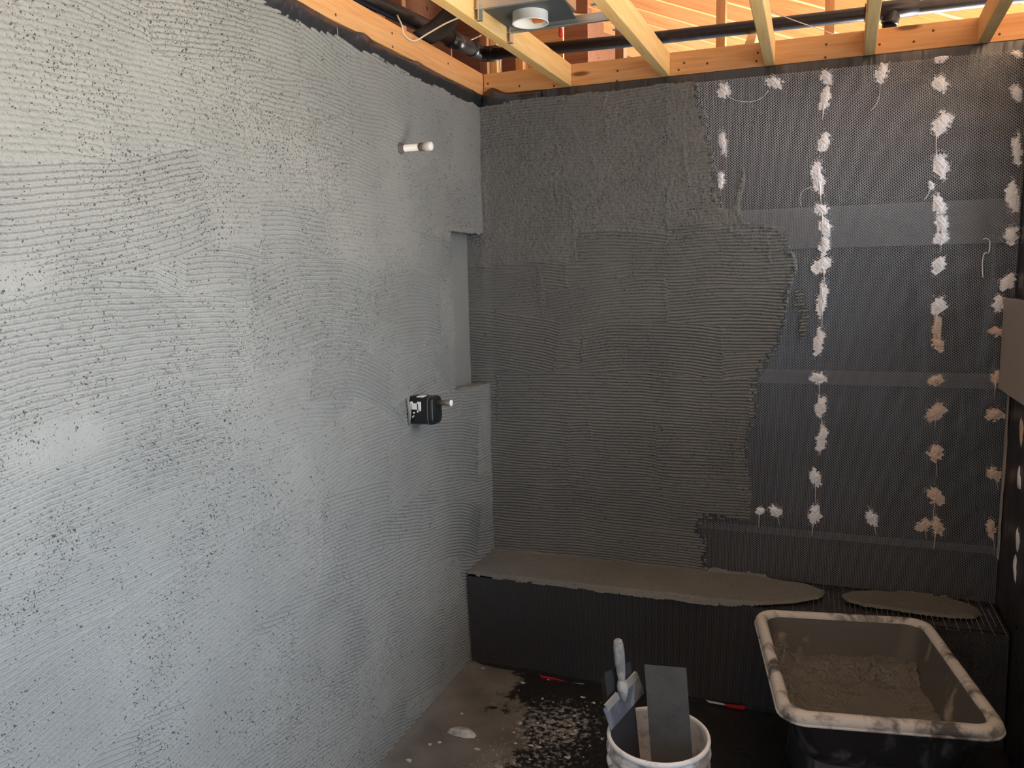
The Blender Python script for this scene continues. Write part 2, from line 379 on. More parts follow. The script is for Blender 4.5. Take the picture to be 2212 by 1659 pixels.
# smoothed hand-troweled spots
for (cu, cv, ru, rv) in [(2.30, 1.74, .10, .03), (2.22, 1.42, .12, .05), (1.55, 2.12, .10, .04), (1.38, 2.10, .06, .06), (0.05, 2.2, .10, .35), (0.08, 1.05, .05, .16)]:
    k = np.exp(-(((U - cu) / ru) ** 2 + ((V - cv) / rv) ** 2) ** 2); H = H * (1 - k) + 0.0018 * k; END = END * (1 - k)
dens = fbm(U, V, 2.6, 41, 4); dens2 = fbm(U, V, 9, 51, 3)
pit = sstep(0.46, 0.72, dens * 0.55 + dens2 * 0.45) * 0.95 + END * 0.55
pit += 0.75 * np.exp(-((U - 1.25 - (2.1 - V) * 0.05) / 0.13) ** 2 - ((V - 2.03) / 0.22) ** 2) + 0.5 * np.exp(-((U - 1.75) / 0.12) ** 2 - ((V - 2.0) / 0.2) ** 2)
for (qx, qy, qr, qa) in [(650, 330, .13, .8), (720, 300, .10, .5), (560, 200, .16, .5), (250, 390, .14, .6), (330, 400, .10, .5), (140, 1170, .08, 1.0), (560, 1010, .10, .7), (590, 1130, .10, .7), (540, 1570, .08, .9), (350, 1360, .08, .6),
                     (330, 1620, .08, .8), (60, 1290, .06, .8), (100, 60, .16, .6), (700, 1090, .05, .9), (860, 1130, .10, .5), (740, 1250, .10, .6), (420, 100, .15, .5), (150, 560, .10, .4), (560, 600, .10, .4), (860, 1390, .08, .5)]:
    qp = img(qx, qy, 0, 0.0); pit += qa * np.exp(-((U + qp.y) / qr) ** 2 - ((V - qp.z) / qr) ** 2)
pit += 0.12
H = H + (fbm(U, V, 3.2, 77, 2) - 0.5) * 0.010 - 0.0035 * np.clip(pit - 0.35, 0, 1) * vnoise(U, V, 110, 5)
H = H + 0.017 * sstep(1.25, 1.21, V) * sstep(0.42, 0.0, U)
H = H + (vnoise(U, V, 160, 34) - 0.5) * 0.0022 * sstep(1.75, 2.05, V)
X = 0.004 + H
top = 2.460 + 0.010 * (vnoise(U, V * 0, 7, 3) - 0.5) + 0.012 * (vnoise(U, V * 0, 30, 4) - 0.5) - 0.02 * sstep(0.10, 0.0, U) + 0.012 * sstep(1.1, 1.5, U)
X = X - 0.010 * sstep(top - 0.012, top, V)
NU, NZ0, NZ1, NDEP = 0.352, 1.228, 1.893, 0.072
nz0 = NZ0 + 0.02 * sstep(0.0, 0.35, U) ; edge = (vnoise(U, V, 55, 8) - 0.5) * 0.010
niche = (U < NU + edge * 0.6) & (V > nz0 + edge * 0.5) & (V < NZ1 + edge)
keep = (V < top) & ~niche
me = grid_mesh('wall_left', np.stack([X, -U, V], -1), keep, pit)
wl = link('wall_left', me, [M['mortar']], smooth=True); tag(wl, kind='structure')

# niche lining, backing and the rest of the left wall out of view
bm = bmesh.new()
def quad(a, b, c, d, mi=0):
    f = bm.faces.new([bm.verts.new(p) for p in (a, b, c, d)]); f.material_index = mi
n0, n1, nd, nu = NZ0 - 0.005, NZ1 + 0.006, NDEP, NU + 0.006
m_ = 14
for i in range(m_):   # back of the niche, slightly uneven
    za, zb = n0 + (n1 - n0) * i / m_, n0 + (n1 - n0) * (i + 1) / m_
    quad((-nd, -nu, za), (-nd, 0.02, za), (-nd, 0.02, zb), (-nd, -nu, zb))
quad((-nd, -nu, n0), (-nd, -nu, n1), (0.003, -nu, n1), (0.003, -nu, n0))
quad((-nd, -nu, n1), (-nd, 0.02, n1), (0.003, 0.02, n1), (0.003, -nu, n1))
quad((-nd, 0.02, n0 + 0.0), (-nd, -nu, n0 + 0.02), (0.004, -nu, n0 + 0.02), (0.018, 0.02, n0))
bmesh.ops.remove_doubles(bm, verts=bm.verts, dist=1e-5)
bmobj('niche_lining', bm, [M['mortar']], wl, False)
bm = bmesh.new()
bbox(bm, (-0.13, -4.4, 0.0), (-0.078, 0.0, 2.485)); bbox(bm, (-0.078, -4.4, 0), (-0.012, -0.36, 1.2)); bbox(bm, (-0.078, -4.4, 1.91), (-0.012, -0.36, 2.485))
bbox(bm, (-0.078, -4.4, 1.2), (-0.012, -0.40, 1.91)); bbox(bm, (-0.078, -0.36, 0), (-0.012, 0, 1.2)); bbox(bm, (-0.078, -0.36, 1.91), (-0.012, 0, 2.485))
bmobj('backing', bm, [M['membrane']], wl)
bm = bmesh.new(); bbox(bm, (-0.012, -4.4, 0), (0.002, -2.50, 2.45)); bmobj('mortar_face', bm, [M['mortar']], wl)

# ---- back wall: black membrane, mortar coat on its left part
bm = bmesh.new()
bbox(bm, (-0.30, 0.0, 0.0), (2.30, 0.10, 2.485))
wb = bmobj('wall_back', bm, [M['membrane']]); tag(wb, kind='structure')

M['print'] = material('seal_print', (0.11, 0.107, 0.104), 0.45)[0]
sc_ = img(1938, 303, 1, 0.0); bm = bmesh.new()
def ring(bm, c, r0, r1, y, n=72):
    a = [[bm.verts.new((c.x + rr * math.cos(2 * math.pi * k / n), y, c.z + rr * math.sin(2 * math.pi * k / n))) for k in range(n)] for rr in (r0, r1)]
    for k in range(n): bm.faces.new((a[0][k], a[0][(k + 1) % n], a[1][(k + 1) % n], a[1][k]))
ring(bm, sc_, 0.222, 0.232, -0.0012); ring(bm, sc_, 0.205, 0.211, -0.0012); ring(bm, sc_ + Vector((-0.175, 0, -0.185)), 0.018, 0.030, -0.0012, 24)
seal = bmobj('printed_seal', bm, [M['print']], wb)
fc = bpy.data.curves.new('seal_letters', 'FONT'); fc.body = 'ISM'; fc.size = 0.17; fc.align_x = 'CENTER'; fc.align_y = 'CENTER'; fc.extrude = 0.0003
fo = bpy.data.objects.new('seal_letters', fc); C.objects.link(fo); fo.location = (sc_.x - 0.03, -0.0012, sc_.z); fo.rotation_euler = (math.pi / 2, 0, 0); fc.materials.append(M['print']); fo.parent = seal

EDGE = [(0.93, 2.47), (0.945, 2.43), (0.977, 2.321), (1.005, 2.177), (1.030, 2.05), (1.036, 2.00), (1.045, 1.965), (1.062, 1.960), (1.075, 1.985), (1.092, 2.05), (1.104, 2.112),
        (1.114, 2.118), (1.124, 2.098), (1.120, 2.03), (1.108, 1.97), (1.117, 1.906), (1.178, 1.899), (1.245, 1.885), (1.285, 1.86), (1.300, 1.80), (1.292, 1.788), (1.311, 1.778), (1.328, 1.72),
        (1.320, 1.68), (1.298, 1.607), (1.292, 1.51), (1.276, 1.424), (1.245, 1.36), (1.225, 1.33), (1.191, 1.254), (1.194, 1.12), (1.165, 1.061), (1.152, 0.924), (1.168, 0.86), (1.173, 0.808), (1.175, 0.699),
        (1.165, 0.675), (1.02, 0.668), (0.99, 0.660), (0.978, 0.63), (0.995, 0.57), (1.002, 0.50), (1.005, 0.40)]
def inside(px, pz, poly):
    ins = np.zeros(px.shape, bool); n = len(poly)
    for i in range(n):
        (x1, z1), (x2, z2) = poly[i], poly[(i + 1) % n]
        if z1 == z2: continue
        c = ((z1 > pz) != (z2 > pz)) & (px < (x2 - x1) * (pz - z1) / (z2 - z1) + x1); ins ^= c
    return ins
def edist(px, pz, line):
    d = np.full(px.shape, 9.0)
    for (x1, z1), (x2, z2) in zip(line[:-1], line[1:]):
        dx, dz = x2 - x1, z2 - z1; t = np.clip(((px - x1) * dx + (pz - z1) * dz) / (dx * dx + dz * dz + 1e-12), 0, 1)
        d = np.minimum(d, np.hypot(px - x1 - t * dx, pz - z1 - t * dz))
    return d
RESB = 0.0024
U, V = np.meshgrid(np.arange(-0.075, 1.40, RESB), np.arange(0.415, 2.470, RESB), indexing='ij')
st = []; z = 2.40
while z > 0.35:
    u = -0.2
    while u < 1.4:
        L = rng.uniform(0.40, 0.75); up = z > 1.85
        st.append((u + L / 2, z + rng.uniform(-.04, .04), L + 0.1, rng.uniform(0.22, 0.28), rng.uniform(-0.07, 0.09), rng.uniform(-0.2, 0.5), rng.uniform(0.3, 0.6) if up else rng.uniform(0.75, 1.0), rng.uniform(0, 0.012)))
        u += L * rng.uniform(0.8, 1.0)
    z -= rng.uniform(0.14, 0.19)
rng.shuffle(st); st = BASE + st
st += [(0.95, 1.72, 0.55, 0.22, 0.0, 0.1, 1.0, 0), (1.02, 1.52, 0.55, 0.26, 0.02, 0.2, 1.0, 0), (0.55, 1.56, 0.55, 0.24, 0.10, 0.4, 0.9, 0), (0.75, 1.40, 0.6, 0.22, 0.0, 0.5, 1.0, 0),
       (0.10, 1.42, 0.5, 0.26, -0.12, 0.4, 1.0, 0), (0.45, 1.18, 0.8, 0.22, 0.0, 0.1, 1.0, 0), (0.98, 1.15, 0.36, 0.25, 0.0, 0.0, 1.0, 0.002), (0.98, 0.92, 0.40, 0.25, 0.02, 0.1, 1.0, 0),
       (0.98, 0.76, 0.42, 0.2, 0.0, 0.0, 1.0, 0), (0.5, 0.66, 1.0, 0.22, -0.01, 0.1, 1.0, 0), (0.5, 0.52, 1.1, 0.18, 0.0, 0.1, 0.9, 0)]
Hb, Eb = comb(U, V, st, 23, 0.0128, 0.0105)
spur = np.exp(-(((U - 1.06) / .06) ** 2 + ((V - 1.92) / .05) ** 2)) ; Hb = Hb * (1 - spur) + 0.001 * spur
d2 = fbm(U, V, 3, 61, 4); pitb = sstep(0.47, 0.72, d2 * 0.6 + fbm(U, V, 11, 63) * 0.4) * 0.9 + Eb * 0.6 + 0.16
poly = EDGE + [(-1, 0.40), (-1, 2.47)]
jit = 0.016 * (fbm(U, V, 38, 71, 3) - 0.5); jit2 = 0.016 * (fbm(U, V, 38, 72, 3) - 0.5)
ins = inside(U + jit, V + jit2, poly); ed = edist(U + jit, V + jit2, EDGE)
thin = sstep(0.0, 0.010, ed)
rag = (vnoise(U, V, 95, 81) < 0.42) & (ed < 0.045 * vnoise(U, V, 6, 83) ** 1.5)
pitb = pitb + 0.5 * np.exp(-(ed / 0.05) ** 2)
bump = 0.004 * (vnoise(U, V, 75, 85) - 0.4) * np.exp(-(ed / 0.06) ** 2)
ztop = 2.453 + 0.008 * (vnoise(U, U * 0, 14, 4) - 0.5) + 0.006 * (vnoise(U, U * 0, 60, 9) - 0.5) - 0.012 * np.exp(-(U / 0.06) ** 2)
Hb = Hb + (vnoise(U, V, 150, 33) - 0.5) * 0.0030 * sstep(1.6, 1.95, V)
Y = -(0.011 * thin + 0.004) - Hb * thin - bump - 0.004 * sstep(0.05, 0.0, U) - (fbm(U, V, 4, 91, 2) - 0.5) * 0.006 * thin
nichez = (V > NZ0 - 0.004) & (V < NZ1 + 0.004)
rag &= ~((U > 1.05) & (V > 1.93))
smear = inside(U + jit, V + jit2, [(1.318, 1.65), (1.352, 1.62), (1.375, 1.53), (1.362, 1.44), (1.345, 1.42), (1.335, 1.50), (1.322, 1.55), (1.312, 1.60)]) & (vnoise(U, V, 130, 87) > 0.36)
thin = np.maximum(thin * ins, 0.25 * smear)
keepb = (ins & ~rag | smear) & (V < ztop) & ((U > -0.004) | nichez)
mcoat = link('mortar_coat', grid_mesh('mortar_coat', np.stack([U, Y, V], -1), keepb, pitb), [M['mortar_shaded']], smooth=True)
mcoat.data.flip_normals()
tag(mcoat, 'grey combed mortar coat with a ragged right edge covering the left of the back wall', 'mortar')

# ---- right wall with window and doorway, floor
WX = 2.07
bm = bmesh.new()
for lo, hi in [((WX, -0.10, 0), (WX + 0.10, 0.0, 2.485)), ((WX, -1.70, 0), (WX + 0.10, -0.10, 1.60)), ((WX, -1.70, 2.36), (WX + 0.10, -0.10, 2.485)), ((WX, -1.85, 0), (WX + 0.10, -1.70, 2.485)),
               ((WX, -3.3, 2.22), (WX + 0.10, -1.85, 2.485)), ((WX, -4.4, 0), (WX + 0.10, -3.3, 2.485))]: bbox(bm, lo, hi)
wr = bmobj('wall_right', bm, [M['membrane']]); tag(wr, kind='structure')
bm = bmesh.new()
for lo, hi in [((WX + .04, -1.70, 1.60), (WX + .09, -1.655, 2.36)), ((WX + .045, -0.90, 1.64), (WX + .085, -0.865, 2.32)), ((WX + .04, -0.145, 1.60), (WX + .09, -0.10, 2.36)), ((WX + .04, -1.655, 1.60), (WX + .09, -0.145, 1.645)), ((WX + .04, -1.655, 2.315), (WX + .09, -0.145, 2.36))]: bbox(bm, lo, hi, 0.004)
wf = bmobj('window_1', bm, [M['vinyl']]); tag(wf, kind='structure')
bm = bmesh.new(); bbox(bm, (WX + .062, -1.66, 1.64), (WX + .066, -0.14, 2.32)); bmobj('pane', bm, [M['glass']], wf)
bm = bmesh.new()
for lo, hi in [((-0.13, -4.5, 0), (0.85, -4.4, 2.485)), ((1.65, -4.5, 0), (2.17, -4.4, 2.485)), ((0.85, -4.5, 2.05), (1.65, -4.4, 2.485))]: bbox(bm, lo, hi)
tag(bmobj('wall_front', bm, [M['drywall']]), kind='structure')
# floor with mortar smears: density stored on its vertices
FU, FV = np.meshgrid(np.linspace(-0.1, 2.2, 140), np.linspace(-4.4, 0.1, 260), indexing='ij')
mud = 0.62 * sstep(0.42, 0.10, FU + 0.25 * (FV + 0.3) * 0) + 0.16
mud = np.maximum(mud, 0.60 * sstep(0.62, 0.30, FU) * sstep(-0.20, -0.75, FV) + 0.1); mud = np.maximum(mud, 0.62 * sstep(-0.85, -1.1, FV))
mud = mud - 0.5 * sstep(0.55, 0.9, FU) * sstep(-1.1, -0.8, FV)
spl = 0.55 * np.exp(-((FU - 0.52) / 0.26) ** 2 - ((FV + 0.62) / 0.26) ** 2) + 0.58 * np.exp(-((FU - 0.52) / 0.32) ** 2 - ((FV + 1.08) / 0.22) ** 2) + 0.10 * sstep(0.9, 0.5, FU)
idx = np.arange(FU.size).reshape(FU.shape)
q = np.stack([idx[:-1, :-1], idx[1:, :-1], idx[1:, 1:], idx[:-1, 1:]], -1).reshape(-1, 4)
FZ = 0.05 * np.exp(-np.clip(FU, 0, None) / 0.035) * 0.6 + 0.004 * (fbm(FU, FV, 12, 5) - 0.5) * (mud > 0.4)
me = npmesh('floor', np.stack([FU, FV, FZ], -1).reshape(-1, 3), q)
for nm, a in (('mud', mud), ('spatter', spl)):
    at = me.attributes.new(nm, 'FLOAT', 'POINT'); at.data.foreach_set('value', a.ravel().astype(np.float32))
fl = link('floor', me, [M['floor']], smooth=True); tag(fl, kind='structure')

# ------------------------------------------------------------------ bench
bm = bmesh.new()
BT = [(-0.005, -0.318), (2.07, -0.262)]     # front top edge, left and right
BH = 0.425
pts = [(-0.005, -0.285, 0.0), (2.066, -0.285, 0.0), (2.066, -0.001, 0.0), (-0.005, -0.001, 0.0), (-0.005, -0.318, BH - 0.003), (2.066, -0.262, BH + 0.008), (2.066, -0.001, BH + 0.002), (-0.005, -0.001, BH + 0.002)]
vs = [bm.verts.new(p) for p in pts]
for f in ((0, 1, 5, 4), (1, 2, 6, 5), (2, 3, 7, 6), (3, 0, 4, 7), (4, 5, 6, 7), (3, 2, 1, 0)): bm.faces.new([vs[i] for i in f])
bench = bmobj('shower_bench', bm, [M['membrane']]); tag(bench, 'low built-in shower bench wrapped in black membrane along the back wall', 'bench')

def lath(name, sheet, nrm, flat, bond=0.15, diag=True, la=0.0118, lb=0.0098, keepf=None, mat='lath', size=None, sw=0.0010, th=0.0004, parent=None, tilt=0.95):
    """expanded-metal sheet: sheet(u, v) -> points, over size=(u0, u1, v0, v1)"""
    u0, u1, v0, v1 = size
    nu, nv = int((u1 - u0) / la) + 1, int((v1 - v0) / (lb / 2)) + 1
    I, J = np.meshgrid(np.arange(nu), np.arange(nv), indexing='ij')
    bu = u0 + (I + 0.5 * (J % 2)) * la; bv = v0 + J * lb / 2
    h = la * bond
    segs = []
    segs.append((bu - h, bv, bu + h, bv, np.full(bu.shape, 1.7)))
    segs.append((bu + h, bv, bu + la / 2 - h, bv + lb / 2, np.ones(bu.shape)))
    segs.append((bu - h, bv, bu - la / 2 + h, bv + lb / 2, np.ones(bu.shape)))
    if not diag: segs = segs[:1]
    A = np.concatenate([np.stack([s[0].ravel(), s[1].ravel()], -1) for s in segs]); B = np.concatenate([np.stack([s[2].ravel(), s[3].ravel()], -1) for s in segs])
    wd = np.concatenate([s[4].ravel() for s in segs])
    mid = (A + B) / 2
    ok = (mid[:, 0] > u0) & (mid[:, 0] < u1) & (mid[:, 1] < v1)
    if keepf is not None: ok &= keepf(mid[:, 0], mid[:, 1])
    A, B, wd = A[ok], B[ok], wd[ok]
    PA, PB = sheet(A[:, 0], A[:, 1]), sheet(B[:, 0], B[:, 1])
    n = np.broadcast_to(np.asarray(nrm, float), PA.shape)
    t = PB - PA; t /= np.linalg.norm(t, axis=1, keepdims=True) + 1e-12
    c = np.cross(n, t); c /= np.linalg.norm(c, axis=1, keepdims=True) + 1e-12
    sgn = np.sign(c @ np.asarray(flat, float))[:, None]; c = c * sgn
    wdir = c * math.cos(tilt) + n * math.sin(tilt); tdir = np.cross(t, wdir)
    a = wdir * (sw * wd)[:, None]; b_ = tdir * th
    Vv = np.stack([PA - a - b_, PA + a - b_, PA + a + b_, PA - a + b_, PB - a - b_, PB + a - b_, PB + a + b_, PB - a + b_], 1).reshape(-1, 3)
    k = (np.arange(len(PA)) * 8)[:, None]
    F = np.concatenate([k + np.array([[i, (i + 1) % 4, (i + 1) % 4 + 4, i + 4]]) for i in range(4)])
    return link(name, npmesh(name, Vv, F), [M[mat]], parent)

def backsheet(seed, off):
    def f(u, v):
        y = -off - 0.0035 * (fbm(u, v, 5, seed, 2) - 0.3) - 0.001
        return np.stack([u, y, v], -1)
    return f
def outside_mortar(u, v): return ~inside(u, v, poly) | (edist(u, v, EDGE) < 0.055)
GL = 'lath sheets on the back wall'
sheets = [('wide metal lath sheet at the top of the back wall beneath the timber plate', 1.792, 2.450, 3, 0.0095, 0.0),
          ('metal lath sheet at mid height of the back wall, tucked under the top sheet', 1.262, 1.947, 4, 0.0055, 0.004),
          ('metal lath sheet of the back wall with a row of dabs along its bottom', 0.632, 1.318, 5, 0.0085, 0.002),
          ('dark metal lath strip just above the bench seat', 0.440, 0.662, 6, 0.0045, 0.006)]
for lab, z0, z1, sd, off, ph in sheets:
    s = lath('metal_lath', backsheet(sd, off), (0, -1, 0), (0, 0, 1), keepf=outside_mortar, size=(0.90 + ph, 2.066, z0, z1))
    tag(s, lab, 'metal lath', GL)
# lath on the bench front and seat, on the right wall
def bfront(u, v):
    t = v / BH; y = -0.285 * (1 - t) + (-0.318 + (u / 2.07) * 0.056) * t - 0.006 - 0.010 * np.clip(fbm(u, v * 0.4, 3.3, 9, 2) - 0.35, 0, 1)
    return np.stack([u, y, v + 0.0 * u], -1)
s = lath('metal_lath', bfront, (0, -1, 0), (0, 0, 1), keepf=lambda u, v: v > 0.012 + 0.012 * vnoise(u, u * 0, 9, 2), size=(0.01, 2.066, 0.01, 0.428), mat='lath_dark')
tag(s, 'dark metal lath sheet covering the front of the bench', 'metal lath')
def btop(u, v):
    return np.stack([v, u, BH + 0.011 + 0.004 * v / 2.07 + 0.003 * np.sin(v * 40)], -1)
s = lath('metal_lath', btop, (0, 0, 1), (0, -1, 0), bond=0.49, diag=False, la=0.16, lb=0.037, keepf=lambda u, v: u > -0.318 + 0.056 * v / 2.07 + 0.004, size=(-0.312, -0.012, 1.18, 2.062), sw=0.0024, th=0.0008, tilt=0.25, mat='lath_lit')
tag(s, 'metal lath laid on the right end of the bench seat', 'metal lath')
def rwall(u, v): return np.stack([WX - 0.006 - 0.006 * np.clip(fbm(u, v, 6, 13) - 0.3, 0, 1), u, v], -1)
s = lath('metal_lath', rwall, (-1, 0, 0), (0, 0, 1), size=(-0.10, -0.004, 0.62, 1.27), keepf=lambda u, v: u > -0.055 + 0.01 * vnoise(v, v * 0, 6, 2))
tag(s, 'narrow grey lath strip folded into the right corner below the window', 'metal lath')

# lath bundle folded over the window sill
bm = bmesh.new(); bbox(bm, (WX - 0.034, -0.80, 1.262), (WX - 0.002, -0.012, 1.598), 0.008)
sill = bmobj('window_sill_wrap', bm, [M['membrane']]); tag(sill, 'thick grey lath fold wrapped over the window sill at the right wall', 'sill wrap')
def sillf(u, v): return np.stack([np.full(u.shape, WX - 0.0375), u, v], -1)
lath('lath_face', sillf, (-1, 0, 0), (0, 0, 1), la=0.008, lb=0.0065, size=(-0.80, -0.014, 1.265, 1.597), parent=sill, sw=0.0012)
def sillb(u, v): return np.stack([u, np.full(u.shape, -0.80), v], -1)

# seat mortar: long patch to x = 1.42, smooth oval patch to the right
def seat_patch(name, label, polyx, u0, u1, seed, mat):
    U, V = np.meshgrid(np.arange(u0, u1, 0.003), np.arange(-0.345, 0.004, 0.003), indexing='ij')
    j = 0.012 * (fbm(U, V, 30, seed) - 0.5)
    ins = inside(U + j, V + j * 0.8, polyx); ed = edist(U + j, V + j * 0.8, polyx + polyx[:1])
    t = sstep(0, 0.012, ed)
    Z = BH + 0.010 + 0.010 * t + 0.004 * U / 2.07 + (fbm(U, V, 10, seed + 2) - 0.5) * 0.006 + (vnoise(U, V, 90, seed + 4) - 0.5) * 0.0015
    fe = -0.318 + 0.056 * U / 2.07
    Z = Z - 0.016 * sstep(0.0, -0.018, V - fe) + 0.03 * sstep(-0.02, 0.0, V)
    me = grid_mesh(name, np.stack([U, V, Z], -1), ins, np.full(U.shape, 0.30))
    o = link(name, me, [M[mat]], smooth=True); return tag(o, label, 'mortar')
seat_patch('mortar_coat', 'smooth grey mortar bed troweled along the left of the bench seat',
           [(0.004, -0.005), (0.004, -0.325), (0.3, -0.322), (0.62, -0.318), (0.9, -0.312), (1.12, -0.305), (1.25, -0.285), (1.36, -0.23), (1.44, -0.17), (1.47, -0.09), (1.40, -0.03), (1.2, -0.008), (1.0, -0.003)], 0.0, 1.52, 31, 'mortar_shaded')
seat_patch('mortar_coat', 'dark oval mortar patch on the right end of the bench seat',
           [(1.52, -0.10), (1.56, -0.055), (1.64, -0.02), (1.78, -0.008), (1.90, -0.012), (1.95, -0.04), (2.0, -0.09), (2.005, -0.14), (1.97, -0.19), (1.86, -0.205), (1.72, -0.20), (1.60, -0.19), (1.54, -0.16)], 1.48, 2.03, 37, 'mortar_wet')

# ------------------------------------------------------------------ sealant dabs pressed through the lath
DABS = [  # column, px, py, rx, ry
 ('first', 1564, 196, 10, 20), ('first', 1562, 308, 9, 22), ('first', 1558, 388, 8, 15),
 ('plate', 1672, 178, 15, 12), ('plate', 1905, 158, 11, 20),
 ('second', 1785, 166, 10, 16), ('second', 1783, 212, 9, 26), ('second', 1779, 307, 11, 20), ('second', 1767, 384, 13, 30), ('second', 1774, 452, 12, 14), ('second', 1783, 490, 11, 20),
 ('second', 1782, 530, 12, 18), ('second', 1775, 571, 16, 19), ('second', 1776, 645, 11, 32), ('second', 1769, 737, 10, 28), ('second', 1768, 815, 14, 14), ('second', 1773, 876, 13, 20),
 ('second', 1775, 945, 11, 26), ('second', 1761, 1030, 10, 20), ('second', 1760, 1110, 10, 26),
 ('third', 2034, 124, 10, 11), ('third', 2031, 181, 16, 13), ('third', 2035, 265, 16, 20), ('third', 2032, 358, 16, 21), ('third', 2011, 400, 6, 7), ('third', 2028, 443, 13, 20), ('third', 2034, 480, 11, 20),
 ('third', 2032, 514, 11, 14), ('third', 2028, 572, 11, 19), ('third', 2028, 660, 11, 21), ('third', 2024, 704, 9, 22), ('third', 2026, 742, 11, 14), ('third', 2022, 820, 13, 12), ('third', 2021, 889, 16, 19),
 ('third', 2020, 977, 15, 15), ('third', 2021, 1070, 15, 18), ('third', 2024, 1136, 10, 20),
 ('fourth', 2197, 118, 9, 9), ('fourth', 2196, 200, 11, 14), ('fourth', 2196, 322, 9, 25), ('fourth', 2187, 425, 11, 28), ('fourth', 2184, 508, 15, 15), ('fourth', 2177, 608, 14, 15), ('fourth', 2157, 655, 12, 13),
 ('fourth', 2156, 717, 13, 11), ('fourth', 2154, 813, 11, 13), ('fourth', 2149, 895, 13, 15), ('fourth', 2146, 1023, 12, 14), ('fourth', 2140, 1140, 9, 17),
 ('bottom', 1642, 1103, 8, 9), ('bottom', 1675, 1103, 13, 13), ('bottom', 1882, 1117, 11, 17), ('bottom', 1996, 1134, 14, 13)]
ORD = ['topmost', 'second from top', 'third from top', 'fourth from top', 'fifth from top', 'sixth from top', 'seventh from top', 'eighth from top', 'ninth from top', 'tenth from top', 'eleventh from top', 'twelfth from top',
       'thirteenth from top', 'fourteenth from top', 'fifteenth from top', 'sixteenth from top', 'lowest']
LA, LB = 0.0118, 0.0098
count = {}; total = {}
for d in DABS: total[d[0]] = total.get(d[0], 0) + 1
r2 = random.Random(3)
for col, px, py, rx, ry in DABS:
    c = img(px, py, 1, -0.008); k = count.get(col, 0); count[col] = k + 1
    sx, sz = rx / 553, ry / 553
    bm = bmesh.new()
    sd = r2.random() * 6.28
    def dens(x, z):
        a = math.atan2(z / sz, x / sx); rr = math.hypot(x / sx, z / sz)
        edge = 1 + 0.22 * math.sin(2 * a + sd) + 0.09 * math.sin(5 * a + 2 * sd) + 0.05 * math.sin(9 * a + 3 * sd)
        return edge - rr
    # lumpy core, then a fringe that fills single mesh cells
    n = 28; rings = []; ja = [r2.uniform(0.92, 1.08) for _ in range(n)]
    for f, hgt in [(0.76, 0.0005), (0.68, 0.0025), (0.5, 0.0045), (0.28, 0.0056), (0.1, 0.006)]:
        ring = []
        for i in range(n):
            a = 2 * math.pi * i / n; e = (1 + 0.22 * math.sin(2 * a + sd) + 0.09 * math.sin(5 * a + 2 * sd) + 0.05 * math.sin(9 * a + 3 * sd)) * ja[i]
            x, z = c.x + sx * math.cos(a) * f * e, c.z + sz * math.sin(a) * f * e
            ring.append(bm.verts.new((x, -0.0100 - hgt * (0.8 + 0.4 * math.sin(x * 420) * math.sin(z * 380)), min(z, 2.455))))
        rings.append(ring)
    for a_, b_ in zip(rings[:-1], rings[1:]):
        for i in range(n): bm.faces.new((a_[i], a_[(i + 1) % n], b_[(i + 1) % n], b_[i]))
    bm.faces.new(rings[-1])
    i0, i1 = int((c.x - 2 * sx - 0.9) / LA) - 1, int((c.x + 2 * sx - 0.9) / LA) + 2
    j0, j1 = int((c.z - 2 * sz) / (LB / 2)) - 1, int((c.z + 2 * sz) / (LB / 2)) + 2
    for j in range(j0, j1):
        for i in range(i0, i1):
            x, z = 0.9 + (i + 0.5 * (j % 2)) * LA, j * LB / 2
            if z > 2.450: continue
            dn = dens(x - c.x, z - c.z) + (z - c.z < 0) * 0.10
            fill = dn + r2.uniform(-0.16, 0.16)
            if 0.06 < fill and dn < 0.55:
                y = -0.0108; pts = [(-.46, 0), (-.24, -.44), (.24, -.44), (.46, 0), (.24, .44), (-.24, .44)]
                vv = [bm.verts.new((x + a * LA, y, z + b * LB)) for a, b in pts]; ce = bm.verts.new((x, y - 0.0022, z))
                for q_ in range(6): bm.faces.new((vv[q_], vv[(q_ + 1) % 6], ce))
            elif -0.30 < dn <= 0.08 and r2.random() < 0.55:    # coated strands
                s_ = r2.choice((-1, 1))
                tube(bm, [(x - s_ * LA * .15, -0.0112, z), (x + s_ * LA * 0.35, -0.0112, z + LB * 0.5)], 0.0010, 4)
    tan = (px > 2000 and py > 690)
    white = 'tan' if tan else 'white'
    pos = ORD[k] if k < total[col] - 1 else 'lowest'
    if col == 'plate': lab = ['white sealant dab just below the plate between first and second dab columns', 'white sealant dab just below the plate between second and third dab columns'][k]
    elif col == 'bottom': lab = ['small ragged white sealant dab nearest the mortar in the bottom row', 'white sealant dab second from the mortar in the bottom row', 'white drooping sealant dab in the bottom row between two columns', 'tan sealant dab touching the lowest dab of the third column'][k]
    else: lab = '%s sealant dab on the lath, %s in the %s column from the mortar' % (white, pos, col)
    if col == 'bottom' and k == 3: tan = True
    mat = M['tan_sealant'] if tan else M['sealant']
    o = bmobj('sealant_dab', bm, [mat], smooth=True)
    tag(o, lab, 'sealant dab', 'sealant dabs on the lath')
    if (px * 7 + py) % 3 == 0 or py > 1000:
        bm = bmesh.new(); L = r2.uniform(0.03, 0.075); sx2 = r2.uniform(-0.006, 0.010)
        tube(bm, smooth_curve([(c.x + sx2, -0.014, c.z - sz * 0.5), (c.x + sx2 * 1.6, -0.0135, c.z - sz - L * 0.4), (c.x + sx2 * 2.2, -0.013, c.z - sz - L)], 4), [0.0022] * 3 + [0.0014] * 3 + [0.0011] * 3, 5)
        d = bmobj('drip', bm, [mat], o, True)
